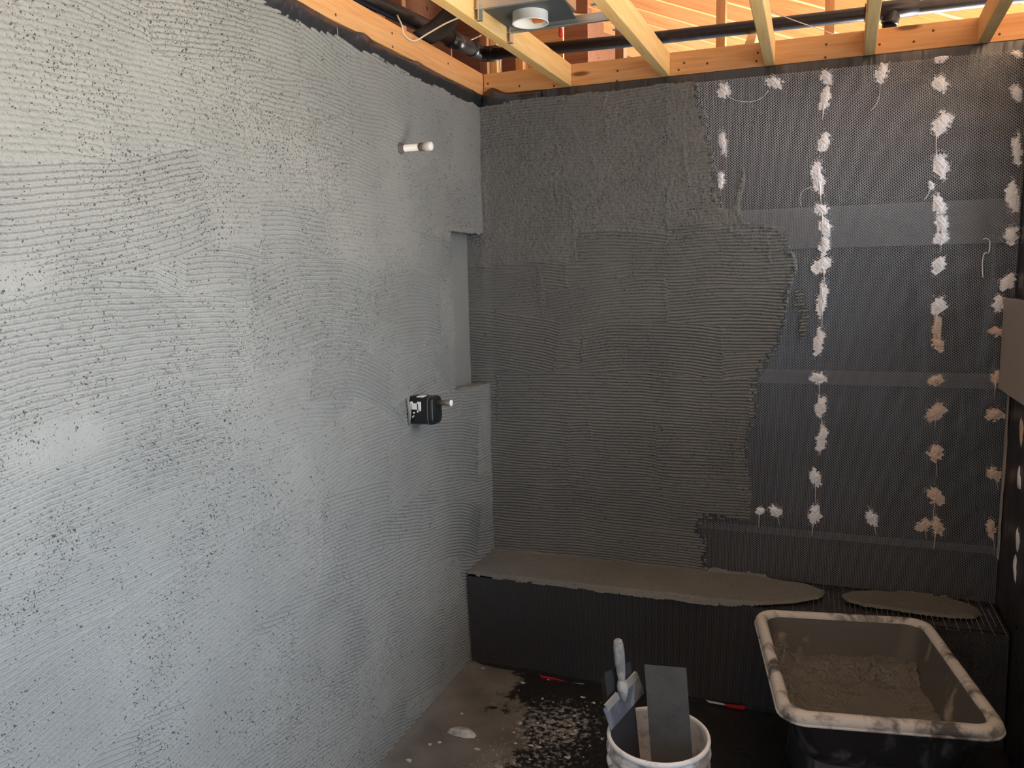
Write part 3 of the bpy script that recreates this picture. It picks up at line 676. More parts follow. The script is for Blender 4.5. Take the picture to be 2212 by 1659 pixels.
# hanging threads of sealant
def thread(name, label, pts, r=0.0010):
    bm = bmesh.new(); tube(bm, smooth_curve([img(a, b, 1, -0.016) for a, b in pts], 6), r, 5)
    tag(bmobj(name, bm, [M['sealant']], smooth=True), label, 'sealant thread')
thread('sealant_thread', 'thin white sealant thread swagged between the two topmost left dabs', [(1572, 208), (1590, 217), (1620, 220), (1645, 212), (1660, 196)])
thread('sealant_thread', 'thin white sealant thread trailing below the plate dab left of the third column', [(1901, 182), (1900, 205), (1893, 225), (1880, 240)])
thread('sealant_thread', 'curled white sealant thread left of the fourth dab in the second column', [(1752, 404), (1735, 412), (1728, 428), (1731, 446)])
thread('sealant_thread', 'straight white sealant thread joining two round dabs of the third column', [(2023, 285), (2022, 315), (2023, 345)], 0.0016)
thread('sealant_thread', 'white sealant thread slanting from a small dab at the third column', [(2010, 405), (2005, 420), (1996, 432)], 0.0013)
thread('sealant_thread', 'white looped sealant thread hanging left of the window near the right corner', [(2123, 518), (2130, 515), (2138, 522), (2136, 545), (2126, 548), (2122, 570), (2123, 600)], 0.0020)
for i, (y, z, l, lab) in enumerate([(-0.06, 1.30, 0.05, 'tan sealant smear on the sill wrap at the right wall'), ]):
    pass
for (px, py, h, lab, mt) in [(2205, 930, 0.035, 'tan sealant smear on the right wall, topmost below the sill', 'tan_sealant'), (2200, 1035, 0.030, 'grey white sealant smear on the right wall at bench-back height', 'sealant'),
                       (2197, 1165, 0.028, 'grey white sealant smear on the right wall above the bench seat', 'sealant'), (2191, 1225, 0.032, 'grey white sealant smear lowest on the right wall', 'sealant')]:
    p = img(px, py, 0, WX - 0.004); bm = bmesh.new(); n = 20; sd = r2.random() * 6; prev = None
    for f, hh in ((1.0, 0.001), (0.8, 0.004), (0.45, 0.0065), (0.12, 0.007)):
        ring = []
        for i in range(n):
            a = 2 * math.pi * i / n; e = f * (1 + 0.25 * math.sin(3 * a + sd) + 0.15 * math.sin(7 * a + 2 * sd))
            ring.append(bm.verts.new((WX - hh, p.y + 0.020 * math.cos(a) * e + 0.01 * math.sin(a) * f, p.z + h * 1.3 * math.sin(a) * e)))
        if prev:
            for i in range(n): bm.faces.new((prev[i], prev[(i + 1) % n], ring[(i + 1) % n], ring[i]))
        prev = ring
    bm.faces.new(prev)
    tag(bmobj('sealant_smear', bm, [M[mt]], smooth=True), lab, 'sealant')

# ------------------------------------------------------------------ timber
def board(name, a, b, wd, ht, mat, label=None, cat='timber', group=None, parent=None, bev=0.003, up=(0, 0, 1), kind=None):
    """board from a to b (centres of its bottom edge), wd wide, ht high along up"""
    a, b = Vector(a), Vector(b); x = (b - a).normalized(); u = Vector(up); u = (u - x * u.dot(x)).normalized(); y = u.cross(x)
    L = (b - a).length
    bm = bmesh.new(); bbox(bm, (0, -wd / 2, 0), (L, wd / 2, ht), bev)
    o = bmobj(name, bm, [mat]); o.matrix_world = frame(a, x, y, u)
    return tag(o, label, cat if label else None, group, kind)
def nails(parent, pts, nrm, r=0.0045):
    for p in pts:
        bm = bmesh.new(); n = Vector(nrm).normalized(); x = n.orthogonal().normalized()
        lathe(bm, [(r, -0.002), (r, 0.0008), (r * 0.5, 0.0014)], frame(p, x, n.cross(x), n), 10)
        me = bpy.data.meshes.new('nail'); bm.to_mesh(me); bm.free()
        o = bpy.data.objects.new('nail', me); C.objects.link(o); me.materials.append(M['nail'])
        o.parent = parent; o.matrix_parent_inverse = parent.matrix_world.inverted()
ZP = 2.487
lp = board('top_plate', (0.0, -4.3, ZP), (0.0, -0.001, ZP), 0.038, 0.09, M['fir'], 'long orange fir plate running along the top of the left wall', 'top plate')
bp = board('top_plate', (0.02, 0.019, ZP), (2.16, 0.019, ZP), 0.038, 0.09, M['fir'], 'orange fir plate across the top of the back wall', 'top plate')
nails(bp, [img(x, y, 1, 0.0) for x, y in [(1054, 181), (1122, 186), (1197, 186), (1334, 153), (1333, 175), (1478, 136), (1466, 151), (1528, 137), (1637, 114), (1634, 132), (1785, 96), (1783, 124), (1900, 96), (1974, 90), (2016, 66), (2159, 74)]], (0, -1, 0))
nails(lp, [img(x, y, 0, 0.019) for x, y in [(725, 32), (847, 72), (848, 101), (968, 137)]], (1, 0, 0))
JO = [((0.397, 0.0), (0.377, -1.21), 'second from left, carrying the recessed light bars'), ((0.805, 0.0), (0.790, -1.03), 'third from left, right of the recessed light'),
      ((1.204, 0.0), (1.208, -0.83), 'fourth from left, pale with a bright brace beside it'), ((1.554, 0.0), (1.530, -0.68), 'fifth from left, in front of the downward pipe'), ((1.922, 0.0), (1.895, -0.52), 'rightmost, beside the right corner')]
JL = ['pale pine ceiling joist nearest the left wall, carrying the recessed light bars', 'pale pine ceiling joist right of the recessed light', 'pale pine ceiling joist with a short brace leaning behind it',
      'pale pine ceiling joist just left of the downward pipe branch', 'pale pine ceiling joist at the far right near the window corner']
joists = []
for (e, f, _), lab in zip(JO, JL):
    d = (Vector((f[0], f[1], 0)) - Vector((e[0], e[1], 0))).normalized(); far = Vector((e[0], e[1], 0)) + d * 4.2
    joists.append(board('ceiling_joist', (e[0], -0.001, ZP), (far.x, far.y, ZP), 0.039, 0.089, M['pine'], lab, 'joist', 'ceiling joists over the shower'))
# roof: deck and rafters falling to the right, studs of the spaces behind
RK = 0.40; ru = Vector((-1, 0, RK)).normalized(); rn = Vector((RK, 0, 1)).normalized()
def roofz(x): return 2.74 + RK * (2.3 - x)
xs0, xs1 = 2.9, -2.4
bm = bmesh.new()
L = (xs0 - xs1) * math.sqrt(1 + RK * RK)
bbox(bm, (0, -5, 0.14), (L, 10, 0.155))
ro = bmobj('ceiling', bm, [M['deck']]); ro.matrix_world = frame(Vector((xs0, 0, roofz(xs0))), ru, rn.cross(ru), rn); tag(ro, kind='structure')
RN = ['rafter directly above the shower', 'rafter just beyond the back plate']
k = 0; yy = -0.55
while yy < 7.6:
    labs = 'brown roof rafter falling to the right, %s in depth from the shower' % ['nearest', 'second', 'third', 'fourth', 'fifth', 'sixth', 'seventh', 'eighth', 'ninth', 'tenth', 'eleventh', 'twelfth', 'thirteenth', 'fourteenth', 'fifteenth', 'sixteenth', 'seventeenth', 'eighteenth', 'nineteenth', 'twentieth'][k]
    board('roof_rafter', (xs0, yy, roofz(xs0)), (xs1, yy, roofz(xs1)), 0.038, 0.139, M['fir'], labs, 'rafter', 'roof rafters beyond the shower', up=rn)
    yy += 0.42; k += 1
# upper left wall beyond the plate: dark sheathing and studs
bm = bmesh.new(); bbox(bm, (-0.47, -4.3, 2.0), (-0.45, 8, 4.6)); o = bmobj('wall_gable', bm, [M['sheathing']]); tag(o, kind='structure')
SL = ['dark fir stud behind the left plate, %s from the corner' % s for s in ('nearest', 'second', 'third', 'fourth')]
for yv, lab in zip((-0.06, -0.38, -0.80, -1.25), SL):
    board('wall_stud', (-0.405, yv, 2.0), (-0.405, yv, 3.75), 0.038, 0.085, M['old_fir'], lab, 'stud', 'studs behind the left plate', up=(1, 0, 0))
# studs standing behind the back plate
for px, lab, mt, yv in [(1047, 'dark fir stud in the corner behind the black pipe elbow', 'old_fir', 0.30), (1068, 'bright pine stud just right of the black pipe elbow', 'pine', 0.34), (1124, 'brown fir stud behind the left end of the back plate', 'fir', 0.40),
                (1340, 'brown fir stud behind the back plate left of the second joist', 'old_fir', 0.32), (1557, 'brown fir stud behind the back plate between second and third joist', 'fir', 0.32), (1790, 'brown fir stud behind the back plate right of the third joist', 'fir', 0.32)]:
    p = img(px, 110, 1, yv)
    board('wall_stud', (p.x, yv - 0.02, 2.0), (p.x, yv - 0.02, roofz(p.x) - 0.01), 0.038, 0.07, M[mt], lab, 'stud', 'studs behind the back plate', up=(0, 1, 0))
bm = bmesh.new(); bbox(bm, (0.02, 0.47, 2.0), (0.24, 0.49, 3.5)); o = bmobj('plywood_panel', bm, [M['fir']]); tag(o, 'orange plywood panel behind the left end of the back plate', 'panel')
bm = bmesh.new(); bbox(bm, (-0.44, 0.70, 2.0), (0.3, 0.72, 3.6)); o = bmobj('wall_rear', bm, [M['sheathing']]); tag(o, kind='structure')
# brace behind the third joist
a = img(1598, 0, 1, 0.25); b = img(1612, 100, 1, 0.05)
board('timber_brace', (1.13, 0.62, 2.80), (1.12, 0.10, 2.50), 0.038, 0.085, M['pine'], 'short bright pine brace leaning behind the middle joist', 'brace')
# ------------------------------------------------------------------ pipes
py_ = 0.115; r_ = 0.0255
root = empty('drain_pipe', (0.0, py_, 2.70), 'black plastic drain pipe running above the back plate with a downward branch', 'pipe')
bm = bmesh.new(); tube(bm, [img(1052, 118, 1, py_), img(1400, 84, 1, py_), img(1800, 38, 1, py_), img(2300, -20, 1, py_)], r_, 20); bmobj('pipe', bm, [M['abs']], root, True)
bm = bmesh.new(); a, b = img(1868, 28, 1, py_), img(1985, 13, 1, py_); tube(bm, [a, b], 0.033, 20)
cb = img(1915, 20, 1, py_); d = img(1922, 76, 1, py_)
tube(bm, smooth_curve([img(1938, 14, 1, py_), img(1928, 30, 1, py_), img(1921, 52, 1, py_)], 5), 0.031, 20); bmobj('wye_fitting', bm, [M['black']], root, True)
bm = bmesh.new(); tube(bm, [img(1921, 48, 1, py_), Vector((d.x, py_, 2.46))], 0.0255, 20); bmobj('branch_pipe', bm, [M['abs']], root, True)
root = empty('vent_pipe', (-0.1, 0.1, 2.70), 'black plastic pipe slanting along behind the left plate', 'pipe')
A, B = img(1042, 116, 1, 0.16), img(700, -48, 0, -0.17)
bm = bmesh.new(); tube(bm, [A, B], 0.030, 20); bmobj('pipe', bm, [M['abs']], root, True)
bm = bmesh.new(); dv = (B - A); tube(bm, [A + dv * 0.14, A + dv * 0.26], 0.036, 20); bmobj('coupling', bm, [M['black']], root, True)
bm = bmesh.new(); dn = dv.normalized(); tube(bm, smooth_curve([A + dn * 0.10, A + dn * 0.02, img(1050, 117, 1, 0.15), img(1072, 115, 1, 0.118)], 5), 0.034, 20); bmobj('elbow', bm, [M['black']], root, True)
# strip of black felt dangling over the left plate
a0, a1, b0, b1 = img(1000, 5, 0, 0.10), img(972, 2, 0, 0.02), img(925, 98, 0, -0.05), img(890, 70, 0, -0.09)
bm = bmesh.new(); rows = []
for i in range(11):
    t = i / 10; l = a1.lerp(b1, t); r = a0.lerp(b0, t); sag = Vector((0.02, 0, -0.02)) * math.sin(t * math.pi)
    rows.append([bm.verts.new(l.lerp(r, s) + sag * (0.5 + s)) for s in (0, 0.25, 0.5, 0.75, 1)])
for p, q_ in zip(rows[:-1], rows[1:]):
    for i in range(4): bm.faces.new((p[i], p[i + 1], q_[i + 1], q_[i]))
o = bmobj('felt_strip', bm, [M['rubber']], smooth=True); md = o.modifiers.new('t', 'SOLIDIFY'); md.thickness = 0.004
tag(o, 'folded black felt strip draped between the left plate and the nearest joist', 'felt strip')

def cable(label, pts, r=0.0035, mat='cable', cat='cable', name='electrical_cable'):
    bm = bmesh.new(); tube(bm, smooth_curve(pts, 7), r, 8); return tag(bmobj(name, bm, [M[mat]], smooth=True), label, cat)
cable('grey cable stapled on the left plate and looping over the black felt strip', [img(858, 33, 0, 0.0), img(868, 55, 0, 0.02), img(873, 75, 0, 0.022), img(895, 88, 0, 0.03), img(925, 72, 0, 0.06), img(960, 52, 0, 0.10), img(992, 38, 0, 0.14)], 0.003)
cable('pale cable strands tied across the pipe behind the left plate', [img(965, 98, 0, -0.10), img(990, 95, 0, -0.08), img(1015, 87, 0, -0.05), img(1040, 76, 0, 0.0)], 0.0025)
cable('thin cable hanging down behind the corner of the plates', [img(1082, 120, 1, 0.2), img(1080, 145, 1, 0.2), img(1078, 175, 1, 0.2)], 0.002)
cable('thin cable slanting down across the pipe right of the middle joist', [img(1640, 10, 1, 0.05), img(1700, 38, 1, 0.05), img(1800, 73, 1, 0.03)], 0.0016)

# ------------------------------------------------------------------ recessed light housing
zc = 2.535
root = empty('recessed_light', (0.52, -0.80, zc), 'recessed ceiling light housing with white ring on metal bars between two joists', 'ceiling light')
bm = bmesh.new()
PL = [(0.40, -0.985), (0.665, -0.965), (0.64, -0.70), (0.405, -0.72)]
c4 = [Vector((x, y, zc)) for x, y in PL]
for dz in (0.0, 0.0015): pass
vt = [bm.verts.new(p) for p in c4] + [bm.verts.new(p + Vector((0, 0, 0.0015))) for p in c4]
for f in ((3, 2, 1, 0), (4, 5, 6, 7), (0, 1, 5, 4), (1, 2, 6, 5), (2, 3, 7, 6), (3, 0, 4, 7)): bm.faces.new([vt[i] for i in f])
bmobj('mounting_plate', bm, [M['dark_zinc']], root)
for y in (-0.985, -0.715):
    bm = bmesh.new(); bbox(bm, (0.402, y - 0.003, zc - 0.016), (0.782, y + 0.003, zc + 0.010), 0.001); bbox(bm, (0.402, y - 0.009, zc - 0.018), (0.782, y + 0.006, zc - 0.014), 0.001)
    bar = bmobj('hanger_bar', bm, [M['zinc']], root)
    for xx, sg in ((0.4165, 1), (0.774, -1)):
        bm = bmesh.new(); bbox(bm, (xx - 0.0012, y - 0.016, zc - 0.048), (xx + 0.0012, y + 0.016, zc + 0.03), 0.0005); bbox(bm, (xx - 0.012, y - 0.008, zc - 0.0495), (xx + 0.004, y + 0.008, zc - 0.047))
        bmobj('bracket', bm, [M['zinc']], bar)
cx, cy = 0.525, -0.835
bm = bmesh.new(); lathe(bm, [(0.056, zc + 0.02), (0.056, zc - 0.028), (0.058, zc - 0.030), (0.058, zc - 0.032), (0.0535, zc - 0.032), (0.0535, zc + 0.075)], Matrix.Translation((cx, cy, 0)), 40, (False, False)); bmobj('trim_ring', bm, [M['white']], root, True)
bm = bmesh.new(); lathe(bm, [(0.053, zc + 0.02), (0.053, zc + 0.14), (0.02, zc + 0.15)], Matrix.Translation((cx, cy, 0)), 32, (False, True)); bmobj('can', bm, [M['white']], root, True)
bm = bmesh.new(); bbox(bm, (cx - 0.002, cy + 0.020, zc - 0.022), (cx + 0.030, cy + 0.040, zc + 0.012), 0.002); bmobj('connector', bm, [M['orange']], root)
bm = bmesh.new(); bbox(bm, (0.60, -0.90, zc + 0.003), (0.66, -0.78, zc + 0.075), 0.002); bmobj('junction_box', bm, [M['zinc']], root)
bm = bmesh.new(); p = img(1211, 70, 2, zc - 0.012); lathe(bm, [(0.006, -0.014), (0.0085, -0.010), (0.0065, 0.012), (0.004, 0.016)], Matrix.Translation(p), 12); bmobj('wire_nut', bm, [M['red']], root, True)
bm = bmesh.new(); tube(bm, smooth_curve([p + Vector((0.001, 0, 0.012)), p + Vector((0.012, 0.01, 0.03)), p + Vector((0.006, -0.02, 0.055))], 5), 0.005, 8); bmobj('lead_wire', bm, [M['white']], root, True)
cable('white cable curving from the recessed light box to the next joist', [Vector((0.655, -0.84, 2.60)), img(1225, 20, 1, -0.7), img(1262, 33, 1, -0.65), Vector((0.775, -0.62, 2.575))], 0.0045)

# ------------------------------------------------------------------ membrane edges at the top of the walls
bm = bmesh.new(); prev = None
for i in range(240):
    y = -2.5 + i * 2.5 / 239; n1_ = float(vnoise(np.array([y]), np.array([0.0]), 5, 6)[0]); n2_ = float(vnoise(np.array([y]), np.array([0.0]), 16, 7)[0])
    zt = 2.479 + 0.018 * (n1_ - 0.45) + 0.010 * (n2_ - 0.5); row = [bm.verts.new((-0.008, y, 2.425)), bm.verts.new((0.004 + 0.012 * n2_, y, 2.455)), bm.verts.new((0.0215 + 0.010 * n1_, y, zt)), bm.verts.new((0.0195 + 0.002 * n1_, y, zt + 0.006))]
    if prev:
        for k in range(3): bm.faces.new((prev[k], row[k], row[k + 1], prev[k + 1]))
    prev = row
tag(bmobj('membrane_flap', bm, [M['membrane']], smooth=True), 'wavy black membrane edge showing under the left plate', 'membrane')
bm = bmesh.new(); prev = None
for i in range(40):
    x = 0.026 + i * 0.26 / 39; t = i / 39
    zt = 2.488 + 0.026 * math.exp(-((t - 0.14) / 0.16) ** 2) - 0.004 * t; yb = -0.012 - 0.022 * math.exp(-((t - 0.2) / 0.25) ** 2)
    row = [bm.verts.new((x, -0.003, 2.43)), bm.verts.new((x, yb, 2.452 + 0.008 * math.sin(6 * t))), bm.verts.new((x, yb * 1.1, (2.452 + zt) / 2)), bm.verts.new((x, -0.006, zt)), bm.verts.new((x, -0.001, zt - 0.003))]
    if prev:
        for k in range(4): bm.faces.new((prev[k], row[k], row[k + 1], prev[k + 1]))
    prev = row
curl = bmobj('membrane_curl', bm, [M['membrane']], smooth=True); tag(curl, 'curled black membrane tongue in the corner over the back plate', 'membrane')
# loose wires of lath at the top of the corner
for (px, py, ln, lab) in [(728, 60, 0.03, 'short pale loose lath wire poking out under the left plate'), (1104, 219, 0.02, 'bent white loose lath wire at the top edge of the back mortar')]:
    p = img(px, py, 0 if px < 1000 else 1, 0.02 if px < 1000 else -0.02); bm = bmesh.new(); tube(bm, smooth_curve([p + Vector((-0.008, 0, 0.002)), p, p + Vector((0.001, 0, -ln * 0.5)), p + Vector((0.002, 0, -ln))], 4), 0.0013, 6)
    tag(bmobj('lath_wire', bm, [M['zinc']], smooth=True), lab, 'wire')

# ------------------------------------------------------------------ shower arm stub and valve on the left wall
sy, sz_ = -0.755, 2.168
root = empty('shower_pipe_stub', (0.0, sy, sz_), 'white capped pipe stub sticking out high on the left wall', 'pipe stub')
rx = frame(Vector((0, sy, sz_)), Vector((0, 1, 0)), Vector((0, 0, 1)), Vector((1, 0, 0)))
bm = bmesh.new(); lathe(bm, [(0.0125, -0.03), (0.0125, 0.024), (0.0118, 0.024), (0.0118, 0.105)], rx, 20); bmobj('pipe', bm, [M['pvc']], root, True)
bm = bmesh.new(); lathe(bm, [(0.0125, 0.078), (0.0142, 0.080), (0.0142, 0.094), (0.0125, 0.096)], rx, 20); bmobj('mud_ring', bm, [M['mud']], root, True)
bm = bmesh.new(); lathe(bm, [(0.0125, 0.100), (0.016, 0.102), (0.016, 0.118), (0.0145, 0.126), (0.010, 0.129)], rx, 20); bmobj('cap', bm, [M['pvc']], root, True)
bm = bmesh.new(); lathe(bm, [(0.024, -0.01), (0.020, 0.008), (0.014, 0.014), (0.0125, 0.022)], rx, 16); bmobj('mud_collar', bm, [M['mud']], root, True)
vy, vz = -0.725, 1.228
root = empty('shower_valve', (0.0, vy, vz), 'black plastic shower valve guard with white smear protruding from the left wall', 'shower valve')
bm = bmesh.new()
def rrect(hw, hh, r, n=6):
    out = []
    for cx_, cy_, a0 in ((hw - r, hh - r, 0), (-hw + r, hh - r, 90), (-hw + r, -hh + r, 180), (hw - r, -hh + r, 270)):
        for i in range(n + 1):
            a = math.radians(a0 + 90 * i / n); out.append((cx_ + r * math.cos(a), cy_ + r * math.sin(a)))
    return out
def loft(bm, loops, cap0=False, cap1=False):
    rings = [[bm.verts.new(p) for p in lp_] for lp_ in loops]; n = len(rings[0])
    for a, c in zip(rings[:-1], rings[1:]):
        for k in range(n): bm.faces.new((a[k], a[(k + 1) % n], c[(k + 1) % n], c[k]))
    if cap0: bm.faces.new(list(reversed(rings[0])))
    if cap1: bm.faces.new(rings[-1])
lv = []
for xx, s in [(-0.03, 1.0), (0.086, 1.0), (0.094, 0.97), (0.097, 0.90)]: lv.append([(xx, vy + a * s, vz + b * s) for a, b in rrect(0.042, 0.052, 0.022)])
loft(bm, lv, True, True); bmobj('guard', bm, [M['black']], root, True).modifiers.new('e', 'EDGE_SPLIT').split_angle = math.radians(40)
bm = bmesh.new(); loft(bm, [[(0.0765, vy + a, vz + b) for a, b in rrect(0.0432, 0.0532, 0.022)], [(0.079, vy + a, vz + b) for a, b in rrect(0.0432, 0.0532, 0.022)]], True, True); bmobj('seam', bm, [M['lath_dark']], root)
bm = bmesh.new(); rs = frame(Vector((0, vy + 0.005, vz + 0.027)), Vector((0, 1, 0)), Vector((0, 0, 1)), Vector((1, 0, 0)))
lathe(bm, [(0.0105, 0.09), (0.0105, 0.150)], rs, 18); bmobj('stem', bm, [M['bronze']], root, True)
bm = bmesh.new(); lathe(bm, [(0.0112, 0.148), (0.0122, 0.149), (0.0122, 0.1535), (0.0085, 0.155)], rs, 18); bmobj('stem_collar', bm, [M['white']], root, True)
bm = bmesh.new()   # white smear over the upper near corner
for lo, hi in [((0.012, vy - 0.046, vz + 0.006), (0.044, vy - 0.0405, vz + 0.030)), ((0.036, vy - 0.046, vz + 0.006), (0.052, vy - 0.0405, vz + 0.036)), ((0.008, vy - 0.046, vz + 0.012), (0.018, vy - 0.0405, vz + 0.036))]: bbox(bm, lo, hi, 0.002)
for (ax, az, rr) in [(0.022, -0.006, .004), (0.020, -0.018, .003), (0.038, 0.0, .005), (0.048, 0.004, .0035), (0.016, -0.022, .003)]:
    lathe(bm, [(rr, 0.0), (rr * 0.7, 0.004)], frame(Vector((ax, vy - 0.041, vz + az)), Vector((1, 0, 0)), Vector((0, 0, 1)), Vector((0, -1, 0))), 8)
bbox(bm, (0.03, vy - 0.035, vz + 0.0505), (0.056, vy - 0.0, vz + 0.0545), 0.0015)
bmobj('white_smear', bm, [M['white']], root)
bm = bmesh.new(); tube(bm, [(0.006, vy - 0.06, vz + 0.05), (0.012, vy - 0.058, vz + 0.0), (0.004, vy - 0.05, vz - 0.05)], [0.006, 0.008, 0.005], 8); bmobj('mud_collar', bm, [M['mortar']], root, True)

# ------------------------------------------------------------------ mixing tub
TC = Vector((1.571, -0.685, 0.0)); TA = math.radians(9.7); tm = Matrix.Translation(TC) @ Matrix.Rotation(TA, 4, 'Z')
root = empty('mixing_tub', (TC.x, TC.y, 0.25), 'black mixing tub with pale crusted rim standing before the bench', 'tub')
def tl(hw, hl, z, r): return [tm @ Vector((a, b, z)) for a, b in rrect(hw, hl, r, 8)]
bm = bmesh.new()
loft(bm, [tl(.185, .25, .252, .07), tl(.212, .277, .258, .08), tl(.232, .297, .285, .08), tl(.272, .338, .435, .065)], True, False)
bmobj('shell', bm, [M['tub']], root, True)
bm = bmesh.new()
loft(bm, [tl(.268, .334, .428, .065), tl(.296, .362, .428, .07), tl(.303, .369, .434, .074), tl(.304, .370, .445, .075), tl(.297, .363, .458, .072), tl(.286, .352, .463, .066), tl(.274, .340, .461, .060), tl(.266, .332, .450, .056), tl(.264, .330, .440, .055)])
rim = bmobj('rim', bm, [M['rim_crust']], root, True)
bm = bmesh.new(); pts = [v for v in tl(.304, .370, .4315, .076)]; tube(bm, pts, 0.0042, 8, closed=True); bmobj('rim_edge', bm, [M['rim_crust']], rim, True)
bm = bmesh.new()
loft(bm, [tl(.265, .331, .445, .055), tl(.262, .328, .436, .055), tl(.230, .294, .300, .06), tl(.215, .28, .272, .07), tl(.19, .255, .266, .07)], False, True)
for f in bm.faces: f.normal_flip()
bmobj('inner_wall', bm, [M['tub_inside']], root, True)
# mortar left in the tub
U, V = np.meshgrid(np.arange(-0.262, 0.2621, 0.0035), np.arange(-0.328, 0.3281, 0.0035), indexing='ij')
def rsd(u, v, hw, hl, r):
    qx, qy = np.abs(u) - hw + r, np.abs(v) - hl + r
    return np.hypot(np.maximum(qx, 0), np.maximum(qy, 0)) + np.minimum(np.maximum(qx, qy), 0) - r
ridg = np.abs(fbm(U * 1.0, V, 16, 5, 4) - 0.5)
lum = fbm(U, V, 26, 15, 3); patch = sstep(0.42, 0.62, fbm(U, V, 5.5, 25, 2))
Z = 0.292 + 0.012 * fbm(U, V, 7, 3, 2) + patch * (0.016 * (lum - 0.45) - 0.012 * np.exp(-(ridg / 0.03) ** 2)) + (vnoise(U, V, 120, 4) - 0.5) * 0.0012
Z = Z + 0.03 * sstep(0.12, 0.24, V) ** 2 * (0.8 + 0.4 * lum) + 0.035 * sstep(-0.15, -0.225, U) ** 2 * (0.5 + lum)
sd_ = rsd(U, V, 0.2285 + (Z - 0.30) * 0.235, 0.292 + (Z - 0.30) * 0.25, 0.06)
keepm = sd_ < 0.0
W3 = np.stack([U * math.cos(TA) - V * math.sin(TA) + TC.x, U * math.sin(TA) + V * math.cos(TA) + TC.y, Z], -1)
o = link('wet_mortar', grid_mesh('wet_mortar', W3, keepm, 0.10 + 0.9 * patch), [M['mortar_wet']], smooth=True)
tag(o, 'lumpy dark grey wet mortar spread inside the mixing tub', 'mortar')
# what the tub stands on
bm = bmesh.new(); lathe(bm, [(0.15, 0.0), (0.152, 0.012), (0.148, 0.02), (0.132, 0.246), (0.12, 0.2495)], Matrix.Translation((1.49, -0.55, 0)), 36); tag(bmobj('upturned_pail', bm, [M['tub']], smooth=True), 'dark upturned pail under the back of the mixing tub', 'pail')
bm = bmesh.new(); bbox(bm, (1.43, -0.955, 0.0), (1.74, -0.84, 0.2495), 0.004, None); tag(bmobj('support_block', bm, [M['mud']]), 'dusty block under the front of the mixing tub', 'block')

# ------------------------------------------------------------------ bucket and trowels
BC = Vector((0.995, -1.16, 0.0)); bt = Matrix.Translation(BC)
root = empty('bucket', (BC.x, BC.y, 0), 'white plastic bucket crusted with mortar, holding trowels', 'bucket')
bm = bmesh.new()
lathe(bm, [(0.128, 0.002), (0.131, 0.0), (0.135, 0.01), (0.1425, 0.275), (0.1505, 0.277), (0.1515, 0.283), (0.144, 0.288), (0.1445, 0.318), (0.152, 0.320), (0.1530, 0.327), (0.1455, 0.332), (0.146, 0.355)], bt, 64, (True, False))
bmobj('body', bm, [M['bucket_out']], root, True)
bm = bmesh.new(); lathe(bm, [(0.146, 0.354), (0.1495, 0.356), (0.1515, 0.362), (0.1495, 0.370), (0.145, 0.372), (0.1405, 0.369), (0.1395, 0.360)], bt, 64, (False, False)); bmobj('rim', bm, [M['bucket']], root, True)
bm = bmesh.new(); lathe(bm, [(0.1397, 0.363), (0.1385, 0.28), (0.129, 0.012), (0.12, 0.008)], bt, 64, (False, True)); bmobj('inner_wall', bm, [M['bucket']], root, True)
bm = bmesh.new()
for s in (-1, 1):
    rr = frame(BC + Vector((s * 0.1455 * math.cos(0.5), s * 0.1455 * math.sin(0.5), 0.303)), Vector((-math.sin(0.5), math.cos(0.5), 0)), Vector((0, 0, 1)), Vector((s * math.cos(0.5), s * math.sin(0.5), 0)))
    lathe(bm, [(0.014, -0.004), (0.014, 0.008), (0.008, 0.010)], rr, 16)
bmobj('handle_ear', bm, [M['bucket']], root, True)

def trowel(label, tl_, tr_, length, lean, mat, g0=0.34, g1=0.66, m1=0.9, off=0.048):
    """rectangular trowel stood on end: tl_, tr_ its two top corners, blade runs down"""
    tl_, tr_ = Vector(tl_), Vector(tr_); x = (tr_ - tl_).normalized(); wdt = (tr_ - tl_).length
    dn = Vector((lean[0], lean[1], -1)); dn = (dn - x * dn.dot(x)).normalized(); n = x.cross(dn)   # n points away from the blade's seen face
    m = frame(tl_, x, dn, n)
    r = empty('finishing_trowel', tuple(tl_), label, 'trowel')
    bm = bmesh.new(); bbox(bm, (0, 0, -0.0006), (wdt, length, 0.0006), 0.0003, m); bmobj('blade', bm, [mat], r)
    bm = bmesh.new(); bbox(bm, (wdt / 2 - 0.012, length * 0.06, 0.0020), (wdt / 2 + 0.012, length * m1, 0.009), 0.003, m); bbox(bm, (wdt / 2 - 0.006, length * (g0 + g1) / 2 + 0.012, 0.008), (wdt / 2 + 0.006, length * (g0 + g1) / 2 + 0.032, off), 0.002, m)
    bmobj('mount', bm, [M['black']], r)
    bm = bmesh.new(); pts = [m @ Vector((wdt / 2, length * (g0 + (g1 - g0) * t), off)) for t in (0, 0.25, 0.5, 0.75, 1)]; tube(bm, pts, [0.011, 0.0145, 0.0155, 0.0145, 0.012], 14); bmobj('grip', bm, [M['rubber']], r, True)
    return r
bpy.context.view_layer.update()
ta, tb = img(1392, 1435, 1, -1.135), img(1482, 1443, 1, -1.14)
trowel('wide dark steel trowel standing upright at the right in the bucket', ta, tb, 0.515, (0.010, -0.055), M['steel'])
ta, tb = img(1306, 1453, 2, 0.548), img(1362, 1428, 2, 0.552)
trowel('dark steel trowel standing behind the knife at the left of the bucket', ta, tb, 0.50, (0.10, -0.02), M['dark_steel'], 0.10, 0.37, 0.42, 0.062)
